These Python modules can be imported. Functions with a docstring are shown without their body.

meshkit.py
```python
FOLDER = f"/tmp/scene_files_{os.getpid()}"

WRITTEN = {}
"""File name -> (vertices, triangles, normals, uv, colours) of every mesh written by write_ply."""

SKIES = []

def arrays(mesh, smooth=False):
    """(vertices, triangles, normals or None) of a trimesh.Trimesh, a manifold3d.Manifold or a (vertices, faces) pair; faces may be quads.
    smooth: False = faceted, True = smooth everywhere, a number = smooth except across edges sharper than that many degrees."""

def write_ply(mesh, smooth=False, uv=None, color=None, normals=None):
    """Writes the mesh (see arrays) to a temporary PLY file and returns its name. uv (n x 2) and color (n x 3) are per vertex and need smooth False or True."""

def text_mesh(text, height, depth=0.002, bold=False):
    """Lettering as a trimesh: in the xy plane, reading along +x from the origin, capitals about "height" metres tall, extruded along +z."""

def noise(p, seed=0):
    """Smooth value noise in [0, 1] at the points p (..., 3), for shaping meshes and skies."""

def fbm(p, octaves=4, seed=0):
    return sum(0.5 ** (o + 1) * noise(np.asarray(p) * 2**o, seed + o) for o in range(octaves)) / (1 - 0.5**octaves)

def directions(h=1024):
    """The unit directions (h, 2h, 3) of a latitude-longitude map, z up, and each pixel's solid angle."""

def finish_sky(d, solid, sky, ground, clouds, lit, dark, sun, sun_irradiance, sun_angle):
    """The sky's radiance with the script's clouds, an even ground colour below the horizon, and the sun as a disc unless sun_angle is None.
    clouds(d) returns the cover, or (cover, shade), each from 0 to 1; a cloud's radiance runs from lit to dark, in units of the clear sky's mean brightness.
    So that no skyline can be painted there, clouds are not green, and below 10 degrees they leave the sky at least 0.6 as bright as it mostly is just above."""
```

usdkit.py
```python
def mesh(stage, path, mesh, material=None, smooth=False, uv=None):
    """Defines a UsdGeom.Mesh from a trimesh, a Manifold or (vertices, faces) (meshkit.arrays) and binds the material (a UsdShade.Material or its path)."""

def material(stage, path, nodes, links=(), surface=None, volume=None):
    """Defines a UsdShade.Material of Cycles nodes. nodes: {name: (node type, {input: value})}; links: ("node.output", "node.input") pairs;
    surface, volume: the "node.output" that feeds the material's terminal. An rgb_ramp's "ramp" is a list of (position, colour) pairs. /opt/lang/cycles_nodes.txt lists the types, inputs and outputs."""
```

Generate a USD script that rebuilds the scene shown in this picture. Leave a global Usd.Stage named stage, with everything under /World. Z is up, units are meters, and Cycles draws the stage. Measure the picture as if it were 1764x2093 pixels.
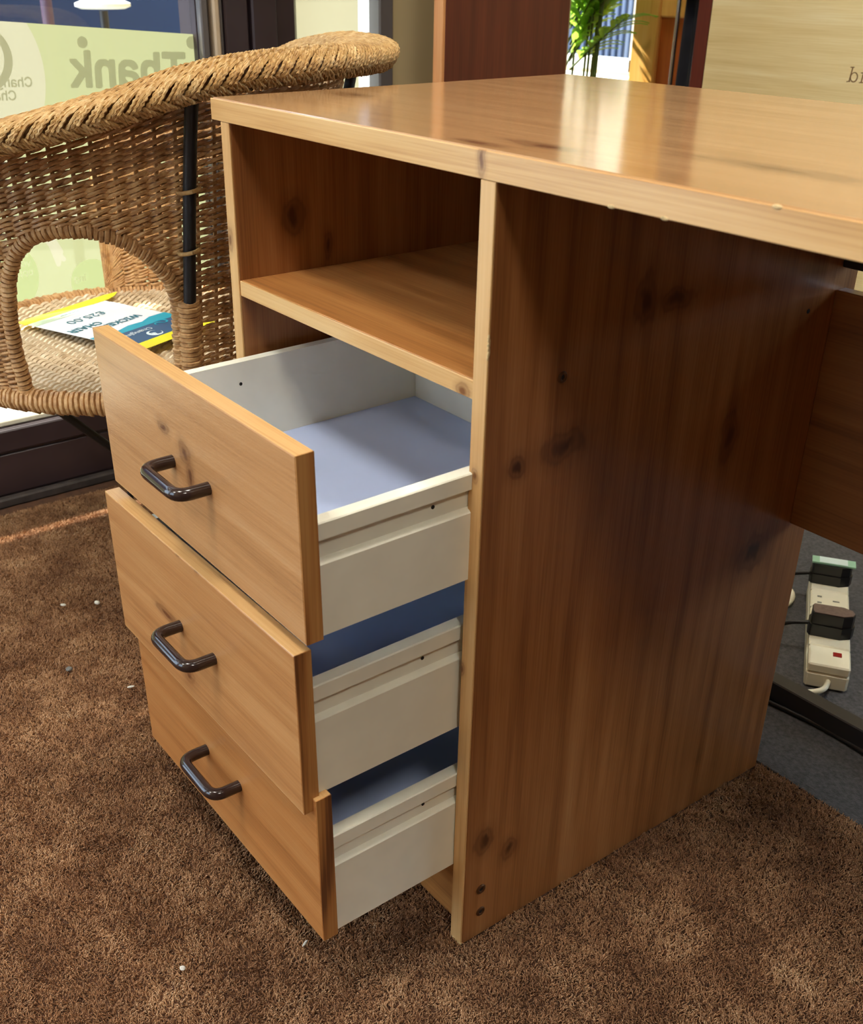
import math, random
import numpy as np, trimesh, manifold3d as m3
import shapely, shapely.affinity as aff
from shapely.geometry import Polygon, Point, box as sbox
from scipy.spatial.transform import Rotation
from pxr import Usd, UsdGeom, UsdLux, UsdShade, Gf, Sdf, Vt
import usdkit, meshkit

random.seed(4)
rng = np.random.default_rng(11)
stage = Usd.Stage.CreateInMemory()
UsdGeom.SetStageUpAxis(stage, 'Z')
UsdGeom.SetStageMetersPerUnit(stage, 1.0)
WORLD = UsdGeom.Xform.Define(stage, '/World')
stage.SetDefaultPrim(WORLD.GetPrim())

# ------------------------------------------------------------------ camera, light
EYE = np.array([0.94005502, -0.49149118, 0.84074646])
CAMR = np.array([[0.59225949, 0.80573067, 0.00517482], [0.38400076, -0.27660539, -0.88092728], [-0.70835875, 0.52372468, -0.47322336]])
FPX, CX, CY, PW, PH = 2201.26, 811.73, 1114.59, 1764, 2093
EXPOSURE = 0.55
cam = UsdGeom.Camera.Define(stage, '/World/camera')
r, u, b = CAMR[0], -CAMR[1], -CAMR[2]
cam.AddTransformOp().Set(Gf.Matrix4d(*r, 0, *u, 0, *b, 0, *EYE, 1))
cam.CreateHorizontalApertureAttr(36.0)
cam.CreateVerticalApertureAttr(36.0 * PH / PW)
cam.CreateFocalLengthAttr(FPX / PW * 36.0)
cam.CreateHorizontalApertureOffsetAttr((PW / 2 - CX) / PW * 36.0)
cam.CreateVerticalApertureOffsetAttr((CY - PH / 2) / PW * 36.0)
cam.CreateClippingRangeAttr(Gf.Vec2f(0.01, 100))
cam.CreateFStopAttr(16.0)
cam.CreateFocusDistanceAttr(1.05)
cam.CreateExposureAttr(EXPOSURE)

SKY, SUN, LAMP = 1.5, 4.2, 30.0
dome = UsdLux.DomeLight.Define(stage, '/World/sky')
dome.CreateIntensityAttr(SKY)
dome.CreateColorAttr(Gf.Vec3f(0.62, 0.78, 1.0))
sun = UsdLux.DistantLight.Define(stage, '/World/sun')
sun.CreateIntensityAttr(SUN)
sun.CreateAngleAttr(0.53)
sun.CreateNormalizeAttr(True)
sun.CreateColorAttr(Gf.Vec3f(1.0, 0.93, 0.80))
SUN_DIR = np.array([0.72, 0.18, -0.80])          # the way the sunlight travels
SUN_DIR = SUN_DIR / np.linalg.norm(SUN_DIR)
zx = -SUN_DIR
xx = np.cross([0, 0, 1.0], zx); xx /= np.linalg.norm(xx)
yx = np.cross(zx, xx)
sun.AddTransformOp().Set(Gf.Matrix4d(*xx, 0, *yx, 0, *zx, 0, 0, 0, 5, 1))

# ------------------------------------------------------------------ scene helpers
USED = {}

def numbered(parent, name):
    k = (str(parent), name)
    n = USED.get(k, 0)
    USED[k] = n + 1
    return f'{parent}/{name}' if n == 0 else f'{parent}/{name}_{n:03d}'

def tag(prim, label=None, cat=None, group=None, kind=None):
    for k, v in (('label', label), ('category', cat), ('group', group), ('kind', kind)):
        if v:
            prim.SetCustomDataByKey(k, v)
    return prim

ORIGIN = {}

def thing(name, base, label=None, cat=None, group=None, kind=None):
    path = numbered('/World', name)
    x = UsdGeom.Xform.Define(stage, path)
    x.AddTranslateOp().Set(Gf.Vec3d(*map(float, base)))
    ORIGIN[path] = np.array(base, float)
    tag(x.GetPrim(), label, cat, group, kind)
    return path

def arr(mesh):
    v, f, _ = meshkit.arrays(mesh)
    return np.array(v, float), np.array(f)

def part(parent, name, mesh, mat, smooth=30, label=None, kind=None):
    """mesh in world coordinates, placed under a thing or under a part of a thing"""
    v, f = arr(mesh)
    top = '/'.join(parent.split('/')[:3])
    v = v - ORIGIN.get(top, 0)
    p = numbered(parent, name)
    usdkit.mesh(stage, p, (v, f), mat, smooth=smooth)
    tag(stage.GetPrimAtPath(p), label, kind=kind)
    return p

def single(name, mesh, mat, label=None, cat=None, group=None, kind=None, smooth=30):
    p = numbered('/World', name)
    usdkit.mesh(stage, p, arr(mesh), mat, smooth=smooth)
    tag(stage.GetPrimAtPath(p), label, cat, group, kind)
    return p

# ------------------------------------------------------------------ mesh helpers
def join(ms):
    vs, fs, n = [], [], 0
    for m in ms:
        v, f = arr(m)
        vs.append(v); fs.append(f + n); n += len(v)
    return np.vstack(vs), np.vstack(fs)

def bx(x0, x1, y0, y1, z0, z1, c=0.0008):
    """a box with chamfered edges"""
    lo, hi = np.minimum((x0, y0, z0), (x1, y1, z1)), np.maximum((x0, y0, z0), (x1, y1, z1))
    c = min(c, 0.3 * float((hi - lo).min()))
    pts = []
    for s in np.ndindex(2, 2, 2):
        p = np.where(s, hi, lo)
        for a in range(3):
            q = p.copy()
            for k in range(3):
                if k != a:
                    q[k] += c if s[k] == 0 else -c
            pts.append(q)
    h = m3.Manifold.hull_points(np.array(pts))
    return arr(h)

def moved(mesh, R=None, t=(0, 0, 0)):
    v, f = arr(mesh)
    if R is not None:
        v = v @ np.asarray(R).T
    return v + np.asarray(t), f

def frames(p, closed=False):
    p = np.asarray(p, float)
    t = np.roll(p, -1, 0) - np.roll(p, 1, 0) if closed else np.gradient(p, axis=0)
    t /= np.maximum(np.linalg.norm(t, axis=1, keepdims=True), 1e-12)
    n = np.zeros_like(p)
    a = np.array([0, 0, 1.0]) if abs(t[0, 2]) < 0.9 else np.array([1.0, 0, 0])
    n0 = np.cross(t[0], a); n0 /= np.linalg.norm(n0)
    n[0] = n0
    for i in range(1, len(p)):
        v = n[i - 1] - t[i] * (n[i - 1] @ t[i])
        n[i] = v / max(np.linalg.norm(v), 1e-12)
    return t, n, np.cross(t, n)

def tube(p, r, k=6, closed=False, caps=True):
    p = np.asarray(p, float)
    m = len(p)
    _, n, bb = frames(p, closed)
    a = np.arange(k) * 2 * np.pi / k
    rr = np.broadcast_to(np.asarray(r, float), (m,))
    v = (p[:, None] + rr[:, None, None] * (np.cos(a)[None, :, None] * n[:, None] + np.sin(a)[None, :, None] * bb[:, None])).reshape(-1, 3)
    rows = np.arange(m if closed else m - 1)
    i, j = np.meshgrid(rows, np.arange(k), indexing='ij')
    i2, j2 = (i + 1) % m, (j + 1) % k
    q = np.stack([i * k + j, i * k + j2, i2 * k + j2, i2 * k + j], -1).reshape(-1, 4)
    f = np.vstack([q[:, [0, 1, 2]], q[:, [0, 2, 3]]])
    if caps and not closed:
        c0, c1 = len(v), len(v) + 1
        v = np.vstack([v, p[:1], p[-1:]])
        j = np.arange(k)
        f = np.vstack([f, np.stack([np.full(k, c0), (j + 1) % k, j], 1), np.stack([np.full(k, c1), (m - 1) * k + j, (m - 1) * k + (j + 1) % k], 1)])
    return v, f

def lathe(profile, at=(0, 0, 0), n=32):
    return moved(trimesh.creation.revolve(np.asarray(profile, float), sections=n), None, at)

def fillet(pts, rad, n=6):
    """polyline with rounded corners"""
    pts = [np.asarray(p, float) for p in pts]
    out = [pts[0]]
    for a, p, c in zip(pts[:-2], pts[1:-1], pts[2:]):
        d0, d1 = (a - p) / np.linalg.norm(a - p), (c - p) / np.linalg.norm(c - p)
        for t in np.linspace(0, 1, n):
            q0, q1 = p + d0 * rad * (1 - t), p + d1 * rad * t
            out.append(q0 * (1 - t) + q1 * t)
    out.append(pts[-1])
    return np.array(out)

def extrude(poly, depth):
    return join([trimesh.creation.extrude_polygon(g, depth, engine='earcut') for g in getattr(poly, 'geoms', [poly]) if g.area > 1e-9])

def on_plane(mesh, o, ex, ey):
    """mesh of the xy plane carried to origin o with x along ex, y along ey, z along their cross product"""
    ex, ey = np.asarray(ex, float), np.asarray(ey, float)
    return moved(mesh, np.stack([ex, ey, np.cross(ex, ey)], 1), o)

def letters(text, height, bold=False):
    """outline of the lettering as a shapely shape"""
    v, f = arr(meshkit.text_mesh(text, height, 0.01, bold))
    tri = v[f]
    up = np.all(np.abs(tri[:, :, 2] - 0.01) < 1e-6, axis=1)
    return shapely.union_all([Polygon(t[:, :2]).buffer(2e-5) for t in tri[up]])

# ------------------------------------------------------------------ materials
class Graph:
    def __init__(self):
        self.n, self.l = {}, []

    def __call__(self, kind, **inp):
        name = f'n{len(self.n)}'
        const = {}
        for k, v in inp.items():
            if isinstance(v, str) and '.' in v:
                self.l.append((v, f'{name}.{k}'))
            else:
                const[k] = v
        self.n[name] = (kind, const)
        return name

    def math(self, op, a, b=0.0, clamp=False):
        return self('math', math_type=op, value1=a, value2=b, use_clamp=clamp) + '.value'

    def make(self, name, surface):
        return usdkit.material(stage, f'/World/Looks/{name}', self.n, self.l, surface=surface)

UsdGeom.Scope.Define(stage, '/World/Looks')

def srgb(r, g, b):
    c = np.array([r, g, b], float) / 255
    return tuple(np.where(c <= 0.04045, c / 12.92, ((c + 0.055) / 1.055) ** 2.4))

def plain(name, col, rough=0.5, metallic=0.0, spec=0.5, bump=None, vary=None, coat=0.0):
    g = Graph()
    p = dict(base_color=col, roughness=rough, metallic=metallic, specular_ior_level=spec, coat_weight=coat)
    if vary:
        amount, scale = vary
        pos = g('geometry') + '.position'
        nz = g('noise_texture', vector=pos, scale=scale, detail=4.0)
        lo, hi = tuple(x * (1 - amount) for x in col), tuple(min(1, x * (1 + amount)) for x in col)
        p['base_color'] = g('rgb_ramp', fac=nz + '.fac', ramp=[(0.3, lo), (0.7, hi)]) + '.color'
    if bump:
        strength, scale = bump
        pos = g('geometry') + '.position'
        nz = g('noise_texture', vector=pos, scale=scale, detail=3.0)
        p['normal'] = g('bump', height=nz + '.fac', strength=strength, distance=0.001) + '.normal'
    return g.make(name, g('principled_bsdf', **p) + '.BSDF')

def wood(name, dark, mid, light, grain='z', across='y', knots=(), rough=0.3, seed=0.0, board=0.06, fine=1.0, spec=0.5, peel=0.0, wave=0.07):
    """pine-effect foil: streaks along the grain, jointed staves and knots at given places"""
    g = Graph()
    pos = g('geometry') + '.position'
    ax = 'xyz'.index(grain)
    def stretch(along, over):
        s = [over] * 3; s[ax] = along
        return g('mapping', vector=pos, location=(seed, seed * 1.7, -seed), scale=tuple(s)) + '.vector'
    n1 = g('noise_texture', vector=stretch(2.2, 42.0), scale=1.0, detail=5.0, roughness=0.6) + '.fac'
    n2 = g('noise_texture', vector=stretch(9.0, 520.0), scale=1.0, detail=2.0) + '.fac'
    warp = g('noise_texture', vector=stretch(2.5, 11.0), scale=1.0, detail=2.0) + '.color'
    w0 = g('vector_math', math_type='multiply_add', vector1=warp, vector2=(0.9,) * 3, vector3=stretch(0.35, 9.0)) + '.vector'
    wv = g('wave_texture', wave_type='bands', bands_direction=across, vector=w0, scale=1.0, distortion=1.5, detail=1.0) + '.fac'
    s = g.math('add', g.math('multiply', n1, 0.62), g.math('multiply', n2, 0.3 * fine))
    s = g.math('add', s, g.math('multiply', wv, wave))
    s = g.math('subtract', s, 0.15 * (fine - 1) + 0.5 * wave + 0.0)
    col = g('rgb_ramp', fac=s, ramp=[(0.25, dark), (0.46, mid), (0.68, light)]) + '.color'
    sep = g('separate_xyz', vector=pos)
    if board:
        cell = g.math('floor', g.math('divide', g.math('add', f'{sep}.{across}', seed), board))
        wn = g('white_noise_texture', dimensions='1D', w=cell) + '.value'
        k = g.math('multiply_add', wn, 0.16)
        g.n[k.split('.')[0]][1]['value3'] = 0.91
        col = g('mix', mix_type='multiply', fac=1.0, color1=col, color2=g('combine_xyz', x=k, y=k, z=k) + '.vector') + '.color'
    dist = g('noise_texture', vector=stretch(38.0, 95.0), scale=1.0, detail=3.0) + '.color'
    for (c, rad) in knots:
        d = g('vector_math', math_type='subtract', vector1=pos, vector2=c) + '.vector'
        d = g('vector_math', math_type='multiply', vector1=d, vector2=tuple(1.0 / x for x in rad)) + '.vector'
        d = g('vector_math', math_type='multiply_add', vector1=dist, vector2=(1.3,) * 3, vector3=d) + '.vector'
        d = g('vector_math', math_type='subtract', vector1=d, vector2=(0.65,) * 3) + '.vector'
        ln = g('vector_math', math_type='length', vector1=d) + '.value'
        kf = g('rgb_ramp', fac=g.math('multiply', ln, 0.5), ramp=[(0.0, (1.0,) * 3), (0.16, (0.85,) * 3), (0.34, (0.45,) * 3), (0.48, (0.5,) * 3), (0.62, (0.18,) * 3), (1.0, (0, 0, 0))]) + '.color'
        kd = tuple(x * y for x, y in zip(dark, (0.42, 0.34, 0.36)))
        streak = g.math('multiply_add', n1, 0.8)
        g.n[streak.split('.')[0]][1]['value3'] = 0.7
        col = g('mix', mix_type='mix', fac=g.math('multiply', kf, streak, True), color1=col, color2=kd) + '.color'
    p = dict(base_color=col, roughness=rough, specular_ior_level=spec)
    if peel:
        nz = g('noise_texture', vector=stretch(120.0, 700.0), scale=1.0, detail=2.0) + '.fac'
        p['normal'] = g('bump', height=nz, strength=peel, distance=0.0006) + '.normal'
    return g.make(name, g('principled_bsdf', **p) + '.BSDF')

PINE_D, PINE_M, PINE_L = srgb(138, 84, 40), srgb(184, 122, 64), srgb(208, 150, 88)
EDGE_D, EDGE_M, EDGE_L = srgb(190, 140, 84), srgb(212, 166, 108), srgb(222, 180, 124)
W_, D_, ZT, TT, TP = 0.3825, 0.4561, 0.735, 0.0191, 0.0154
M = {}
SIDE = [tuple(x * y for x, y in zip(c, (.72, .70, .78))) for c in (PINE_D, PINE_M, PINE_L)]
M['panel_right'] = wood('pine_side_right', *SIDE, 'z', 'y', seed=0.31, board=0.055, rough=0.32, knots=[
    ((0.3825, 0.083, 0.506), (0.02, 0.022, 0.012)), ((0.3825, 0.036, 0.500), (0.02, 0.009, 0.009)), ((0.3825, 0.163, 0.610), (0.02, 0.012, 0.022)),
    ((0.3825, 0.200, 0.606), (0.02, 0.020, 0.009)), ((0.3825, 0.298, 0.464), (0.02, 0.012, 0.024)), ((0.3825, 0.369, 0.320), (0.02, 0.022, 0.020)),
    ((0.3825, 0.024, 0.122), (0.02, 0.011, 0.015)), ((0.3825, 0.056, 0.095), (0.02, 0.009, 0.012))])
M['panel_left'] = wood('pine_side_left', *SIDE, 'z', 'y', seed=1.7, rough=0.35, knots=[
    ((0.0154, 0.065, 0.627), (0.02, 0.012, 0.016)), ((0.0154, 0.104, 0.594), (0.02, 0.005, 0.012))])
M['top'] = wood('pine_top', srgb(166, 122, 78), srgb(180, 136, 92), srgb(190, 148, 104), 'x', 'y', seed=2.6, board=0.0, rough=0.12, spec=1.0, peel=0.06, knots=[
    ((0.53, 0.094, 0.735), (0.05, 0.010, 0.02)), ((0.381, 0.042, 0.735), (0.03, 0.008, 0.02)), ((0.04, 0.120, 0.735), (0.025, 0.012, 0.02)), ((0.345, 0.015, 0.735), (0.02, 0.006, 0.02))])
M['shelf'] = wood('pine_shelf', PINE_D, PINE_M, PINE_L, 'x', 'y', seed=3.3, board=0.07, rough=0.35)
M['inner'] = wood('pine_inner', PINE_D, PINE_M, PINE_L, 'x', 'z', seed=5.3, board=0.07, rough=0.4)
M['modesty'] = wood('pine_modesty_shade_tone', srgb(110, 62, 32), srgb(142, 88, 46), srgb(160, 106, 60), 'x', 'z', seed=4.4, board=0.08, rough=0.4)  # darker than the other pine: shade under the desk put into the colour
M['front0'] = wood('pine_front_upper', srgb(160, 110, 66), srgb(190, 138, 88), srgb(202, 154, 106), 'x', 'z', seed=6.1, board=0.0, rough=0.30, peel=0.25, wave=0.05, knots=[
    ((0.194, -0.155, 0.494), (0.010, 0.05, 0.009)), ((0.156, -0.155, 0.504), (0.009, 0.05, 0.006)), ((0.200, -0.155, 0.474), (0.006, 0.05, 0.012))])
M['front1'] = wood('pine_front_middle', srgb(160, 104, 58), srgb(190, 133, 80), srgb(204, 152, 98), 'x', 'z', seed=7.7, board=0.09, rough=0.30, peel=0.2, wave=0.06, knots=[
    ((0.165, -0.158, 0.262), (0.012, 0.05, 0.009)), ((0.13, -0.158, 0.31), (0.02, 0.05, 0.006)), ((0.204, -0.150, 0.394), (0.004, 0.05, 0.004)), ((0.17, -0.150, 0.394), (0.004, 0.05, 0.004))])
M['front2'] = wood('pine_front_lower', srgb(154, 94, 46), srgb(186, 122, 66), srgb(198, 139, 82), 'x', 'z', seed=8.9, board=0.07, rough=0.32, peel=0.15, wave=0.06)
M['edge_z'] = wood('pine_edge_upright', EDGE_D, EDGE_M, EDGE_L, 'z', 'x', seed=0.9, board=0.0, rough=0.4, wave=0.08, fine=1.4, knots=[
    ((0.004, 0.0, 0.612), (0.006, 0.05, 0.011)), ((0.374, 0.0, 0.50), (0.004, 0.05, 0.006)), ((0.368, 0.0, 0.32), (0.004, 0.05, 0.006))])
M['edge_x'] = wood('pine_edge_level', EDGE_D, EDGE_M, EDGE_L, 'x', 'z', seed=1.9, board=0.0, rough=0.25, wave=0.08, fine=1.4, knots=[
    ((0.368, 0.0, 0.727), (0.004, 0.05, 0.011)), ((0.355, 0.0, 0.562), (0.007, 0.05, 0.005))])
M['edge_dark'] = wood('pine_edge_drawer', srgb(110, 66, 34), srgb(176, 118, 62), srgb(198, 146, 86), 'z', 'y', seed=2.9, board=0.0, rough=0.4, wave=0.3, fine=1.5)
M['melamine'] = plain('white_melamine', srgb(246, 244, 226), 0.45, vary=(0.03, 30))
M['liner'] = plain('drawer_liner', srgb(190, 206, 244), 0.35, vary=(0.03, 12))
M['handle'] = plain('brown_lacquer', srgb(46, 32, 29), 0.13, spec=0.55)
M['bronze'] = plain('bronze_screw', srgb(120, 90, 66), 0.35, metallic=0.9)
M['hole'] = plain('hole_black', (0.01, 0.008, 0.006), 0.8)
M['chip'] = plain('bare_chipboard', srgb(206, 176, 126), 0.9, vary=(0.3, 600))
M['frame'] = plain('brown_frame', srgb(52, 40, 44), 0.38, vary=(0.12, 20), bump=(0.05, 300))
M['frame_grey'] = plain('grey_frame', srgb(92, 86, 84), 0.45)
M['frame_light'] = plain('pale_frame_strip', srgb(186, 166, 140), 0.5)
M['bead'] = plain('pale_bead', srgb(220, 214, 190), 0.6, vary=(0.1, 60))
M['dirty_strip'] = plain('dirty_strip', srgb(60, 52, 48), 0.7, vary=(0.45, 45))
M['stone'] = plain('pebble_sill', srgb(168, 168, 160), 0.9, vary=(0.35, 260), bump=(0.6, 300))
M['pavement'] = plain('pavement', srgb(140, 138, 130), 0.9, vary=(0.12, 14))
M['olive_wall'] = plain('olive_plaster', srgb(176, 158, 118), 0.9, bump=(0.08, 160))
M['room_wall'] = plain('room_plaster', srgb(196, 182, 150), 0.9)
M['dark_wall'] = plain('dark_brown_wall', srgb(74, 58, 46), 0.9)
M['ceiling'] = plain('ceiling_white', srgb(225, 222, 212), 0.9)
M['mahogany'] = wood('mahogany', srgb(70, 24, 16), srgb(92, 36, 24), srgb(110, 48, 32), 'z', 'y', seed=9.1, board=0.0, rough=0.4, wave=0.05)
M['lipping'] = wood('orange_lipping', srgb(176, 108, 62), srgb(204, 138, 86), srgb(216, 156, 104), 'z', 'x', seed=3.1, board=0.0, rough=0.45, wave=0.05)
M['ply'] = wood('pale_ply', srgb(212, 182, 122), srgb(226, 200, 142), srgb(238, 220, 172), 'x', 'z', seed=6.6, board=0.0, rough=0.55, wave=0.05)
M['ink'] = plain('brown_ink', srgb(112, 74, 36), 0.8)
M['golden_pine'] = wood('golden_pine', srgb(222, 152, 66), srgb(240, 182, 96), srgb(248, 204, 128), 'z', 'x', seed=2.2, board=0.0, rough=0.4, wave=0.06)
M['orange_panel'] = wood('orange_panel', srgb(160, 72, 20), srgb(186, 92, 32), srgb(200, 112, 48), 'z', 'x', seed=4.2, board=0.0, rough=0.4, wave=0.05)
M['black_cloth'] = plain('black_cloth', srgb(26, 26, 34), 0.9, vary=(0.3, 25))
M['chrome'] = plain('chrome', srgb(200, 200, 204), 0.15, metallic=1.0)
M['black_steel'] = plain('black_steel', srgb(34, 30, 30), 0.45, bump=(0.1, 900))
M['rod'] = plain('black_rod', srgb(22, 22, 25), 0.45, bump=(0.25, 500))
M['grey_carpet'] = plain('grey_carpet', srgb(76, 74, 74), 0.95, vary=(0.35, 220), bump=(1.0, 500))
M['brown_carpet'] = plain('brown_carpet', srgb(84, 54, 34), 0.95, vary=(0.3, 60), bump=(1.0, 500))
M['cream_plastic'] = plain('cream_plastic', srgb(232, 224, 196), 0.4)
M['black_plastic'] = plain('black_plastic', srgb(20, 18, 18), 0.35)
M['brown_plastic'] = plain('worn_plug_top', srgb(104, 84, 76), 0.45, vary=(0.2, 200))
M['green_tape'] = plain('pale_green_label', srgb(150, 196, 166), 0.4)
M['white_label'] = plain('white_label', srgb(214, 232, 228), 0.4)
M['red'] = plain('red_switch', srgb(140, 26, 22), 0.3)
M['slot'] = plain('slot_grey', srgb(120, 118, 104), 0.7)
M['paper'] = plain('paper', srgb(236, 240, 246), 0.6)
M['yellow_tape'] = plain('yellow_tape', srgb(240, 226, 30), 0.45)
M['navy'] = plain('navy_print', srgb(40, 84, 122), 0.5)
M['teal'] = plain('teal_print', srgb(20, 160, 186), 0.5)
M['teal_ink'] = plain('teal_ink', srgb(20, 110, 130), 0.5)
M['pale_green_print'] = plain('pale_green_print', srgb(204, 226, 196), 0.5)
M['white_ink'] = plain('white_ink', srgb(220, 236, 240), 0.5)
M['white_paint'] = plain('white_paint', srgb(236, 238, 236), 0.4)
M['pot'] = plain('dark_pot', srgb(60, 54, 50), 0.5)
M['soil'] = plain('soil', srgb(46, 34, 26), 0.95)
M['stem'] = plain('plant_stem', srgb(78, 96, 48), 0.5)
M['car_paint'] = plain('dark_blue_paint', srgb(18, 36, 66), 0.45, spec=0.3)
M['rubber'] = plain('rubber', srgb(22, 22, 24), 0.8)
M['dark_glass'] = plain('dark_glass', srgb(30, 44, 62), 0.06, spec=0.8)
M['cladding'] = plain('blue_grey_cladding', srgb(104, 116, 142), 0.6)
M['beige_render'] = plain('beige_render', srgb(206, 184, 150), 0.9)
M['mauve'] = plain('mauve_paint', srgb(84, 58, 78), 0.5)
M['lint'] = plain('white_lint', srgb(206, 200, 190), 0.9)
M['grey_bit'] = plain('grey_grit', srgb(110, 108, 104), 0.8)

def wicker_mat(name, lo, mid, hi, scale=90.0):
    g = Graph()
    pos = g('geometry') + '.position'
    nz = g('noise_texture', vector=pos, scale=scale, detail=4.0, roughness=0.65)
    big = g('noise_texture', vector=pos, scale=14.0, detail=2.0)
    s = g.math('add', g.math('multiply', nz + '.fac', 0.75), g.math('multiply', big + '.fac', 0.25))
    col = g('rgb_ramp', fac=s, ramp=[(0.32, lo), (0.5, mid), (0.66, hi)]) + '.color'
    fib = g('noise_texture', vector=pos, scale=900.0, detail=2.0)
    nrm = g('bump', height=fib + '.fac', strength=0.35, distance=0.0008) + '.normal'
    return g.make(name, g('principled_bsdf', base_color=col, roughness=0.6, normal=nrm) + '.BSDF')

M['wicker'] = wicker_mat('seagrass', srgb(146, 102, 62), srgb(192, 146, 94), srgb(220, 180, 126))
M['wicker_rim'] = wicker_mat('seagrass_rim', srgb(150, 106, 54), srgb(190, 150, 92), srgb(216, 184, 132))
M['wicker_seat_sun_tone'] = wicker_mat('seagrass_seat_sun_tone', srgb(186, 160, 126), srgb(220, 200, 168), srgb(238, 224, 200))  # lighter copy of the seagrass, with sunlight on the seat put into the colour

def film_mat(name, col, through=0.06, diffuse=0.3):
    g = Graph()
    t = g('translucent_bsdf', color=col) + '.BSDF'
    dd = g('diffuse_bsdf', color=col) + '.BSDF'
    m1 = g('mix_closure', fac=diffuse, closure1=t, closure2=dd) + '.closure'
    tr = g('transparent_bsdf', color=(1, 1, 1)) + '.BSDF'
    return g.make(name, g('mix_closure', fac=through, closure1=m1, closure2=tr) + '.closure')

def dim(c, k=0.235):
    return tuple(x * k for x in c)
M['film_green'] = film_mat('film_green', dim(srgb(226, 230, 178)))
M['film_cream'] = film_mat('film_cream', dim(srgb(242, 238, 206)))
M['film_grey'] = film_mat('film_grey_print', srgb(182, 182, 160), 0.0, 0.25)
M['sky_bright_sheet'] = film_mat('sky_bright_sheet', dim(srgb(236, 246, 255), 0.6), 0.02, 0.2)
M['film_disc'] = film_mat('film_green_disc', srgb(222, 232, 200), 0.02, 0.1)
g = Graph()
gl = g('glossy_bsdf', color=(1, 1, 1), roughness=0.0) + '.BSDF'
tr = g('transparent_bsdf', color=(0.96, 0.98, 0.97)) + '.BSDF'
ge = g('geometry')
cs = g.math('absolute', g('vector_math', math_type='dot_product', vector1=ge + '.incoming', vector2=ge + '.normal') + '.value')
fr = g.math('multiply_add', g.math('power', g.math('subtract', 1.0, cs), 5.0), 0.96)
g.n[fr.split('.')[0]][1]['value3'] = 0.04
M['pane'] = g.make('window_pane', g('mix_closure', fac=fr, closure1=tr, closure2=gl) + '.closure')
def leaf_mat(name, col, trans):
    g = Graph()
    a = g('principled_bsdf', base_color=col, roughness=0.45) + '.BSDF'
    t = g('translucent_bsdf', color=trans) + '.BSDF'
    return g.make(name, g('mix_closure', fac=0.5, closure1=a, closure2=t) + '.closure')
M['leaf'] = leaf_mat('palm_leaf', srgb(110, 160, 60), srgb(190, 235, 90))
g = Graph()
M['lamp'] = g.make('lamp_diffuser', g('emission', color=(1.0, 0.94, 0.83), strength=LAMP) + '.emission')

# ------------------------------------------------------------------ the room
XW = -0.829                      # inner face of the window wall
GX = -0.862                      # its glass
HD = 2.15                        # window head
ROOM_H = 2.55
XR, YF, YB, XS, YS = 2.6, -2.6, 2.2, -2.4, 1.2
fl = thing('floor', (0, 0, 0), kind='structure')
part(fl, 'brown_carpet', bx(XW - 0.01, XR, YF, 0.464, -0.03, 0.0), M['brown_carpet'], label='worn brown pile carpet')
part(fl, 'grey_carpet', join([bx(XW, XR, 0.464, YB, -0.03, 0.002), bx(XS, XW, YS, YB, -0.03, 0.002)]), M['grey_carpet'], label='dark grey carpet behind the desk')
single('ceiling', join([bx(XW - .1, XR + .1, YF - .1, YB + .1, ROOM_H, ROOM_H + .05), bx(XS - .1, XW, YS, YB + .1, ROOM_H, ROOM_H + .05)]), M['ceiling'], kind='structure')
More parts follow.
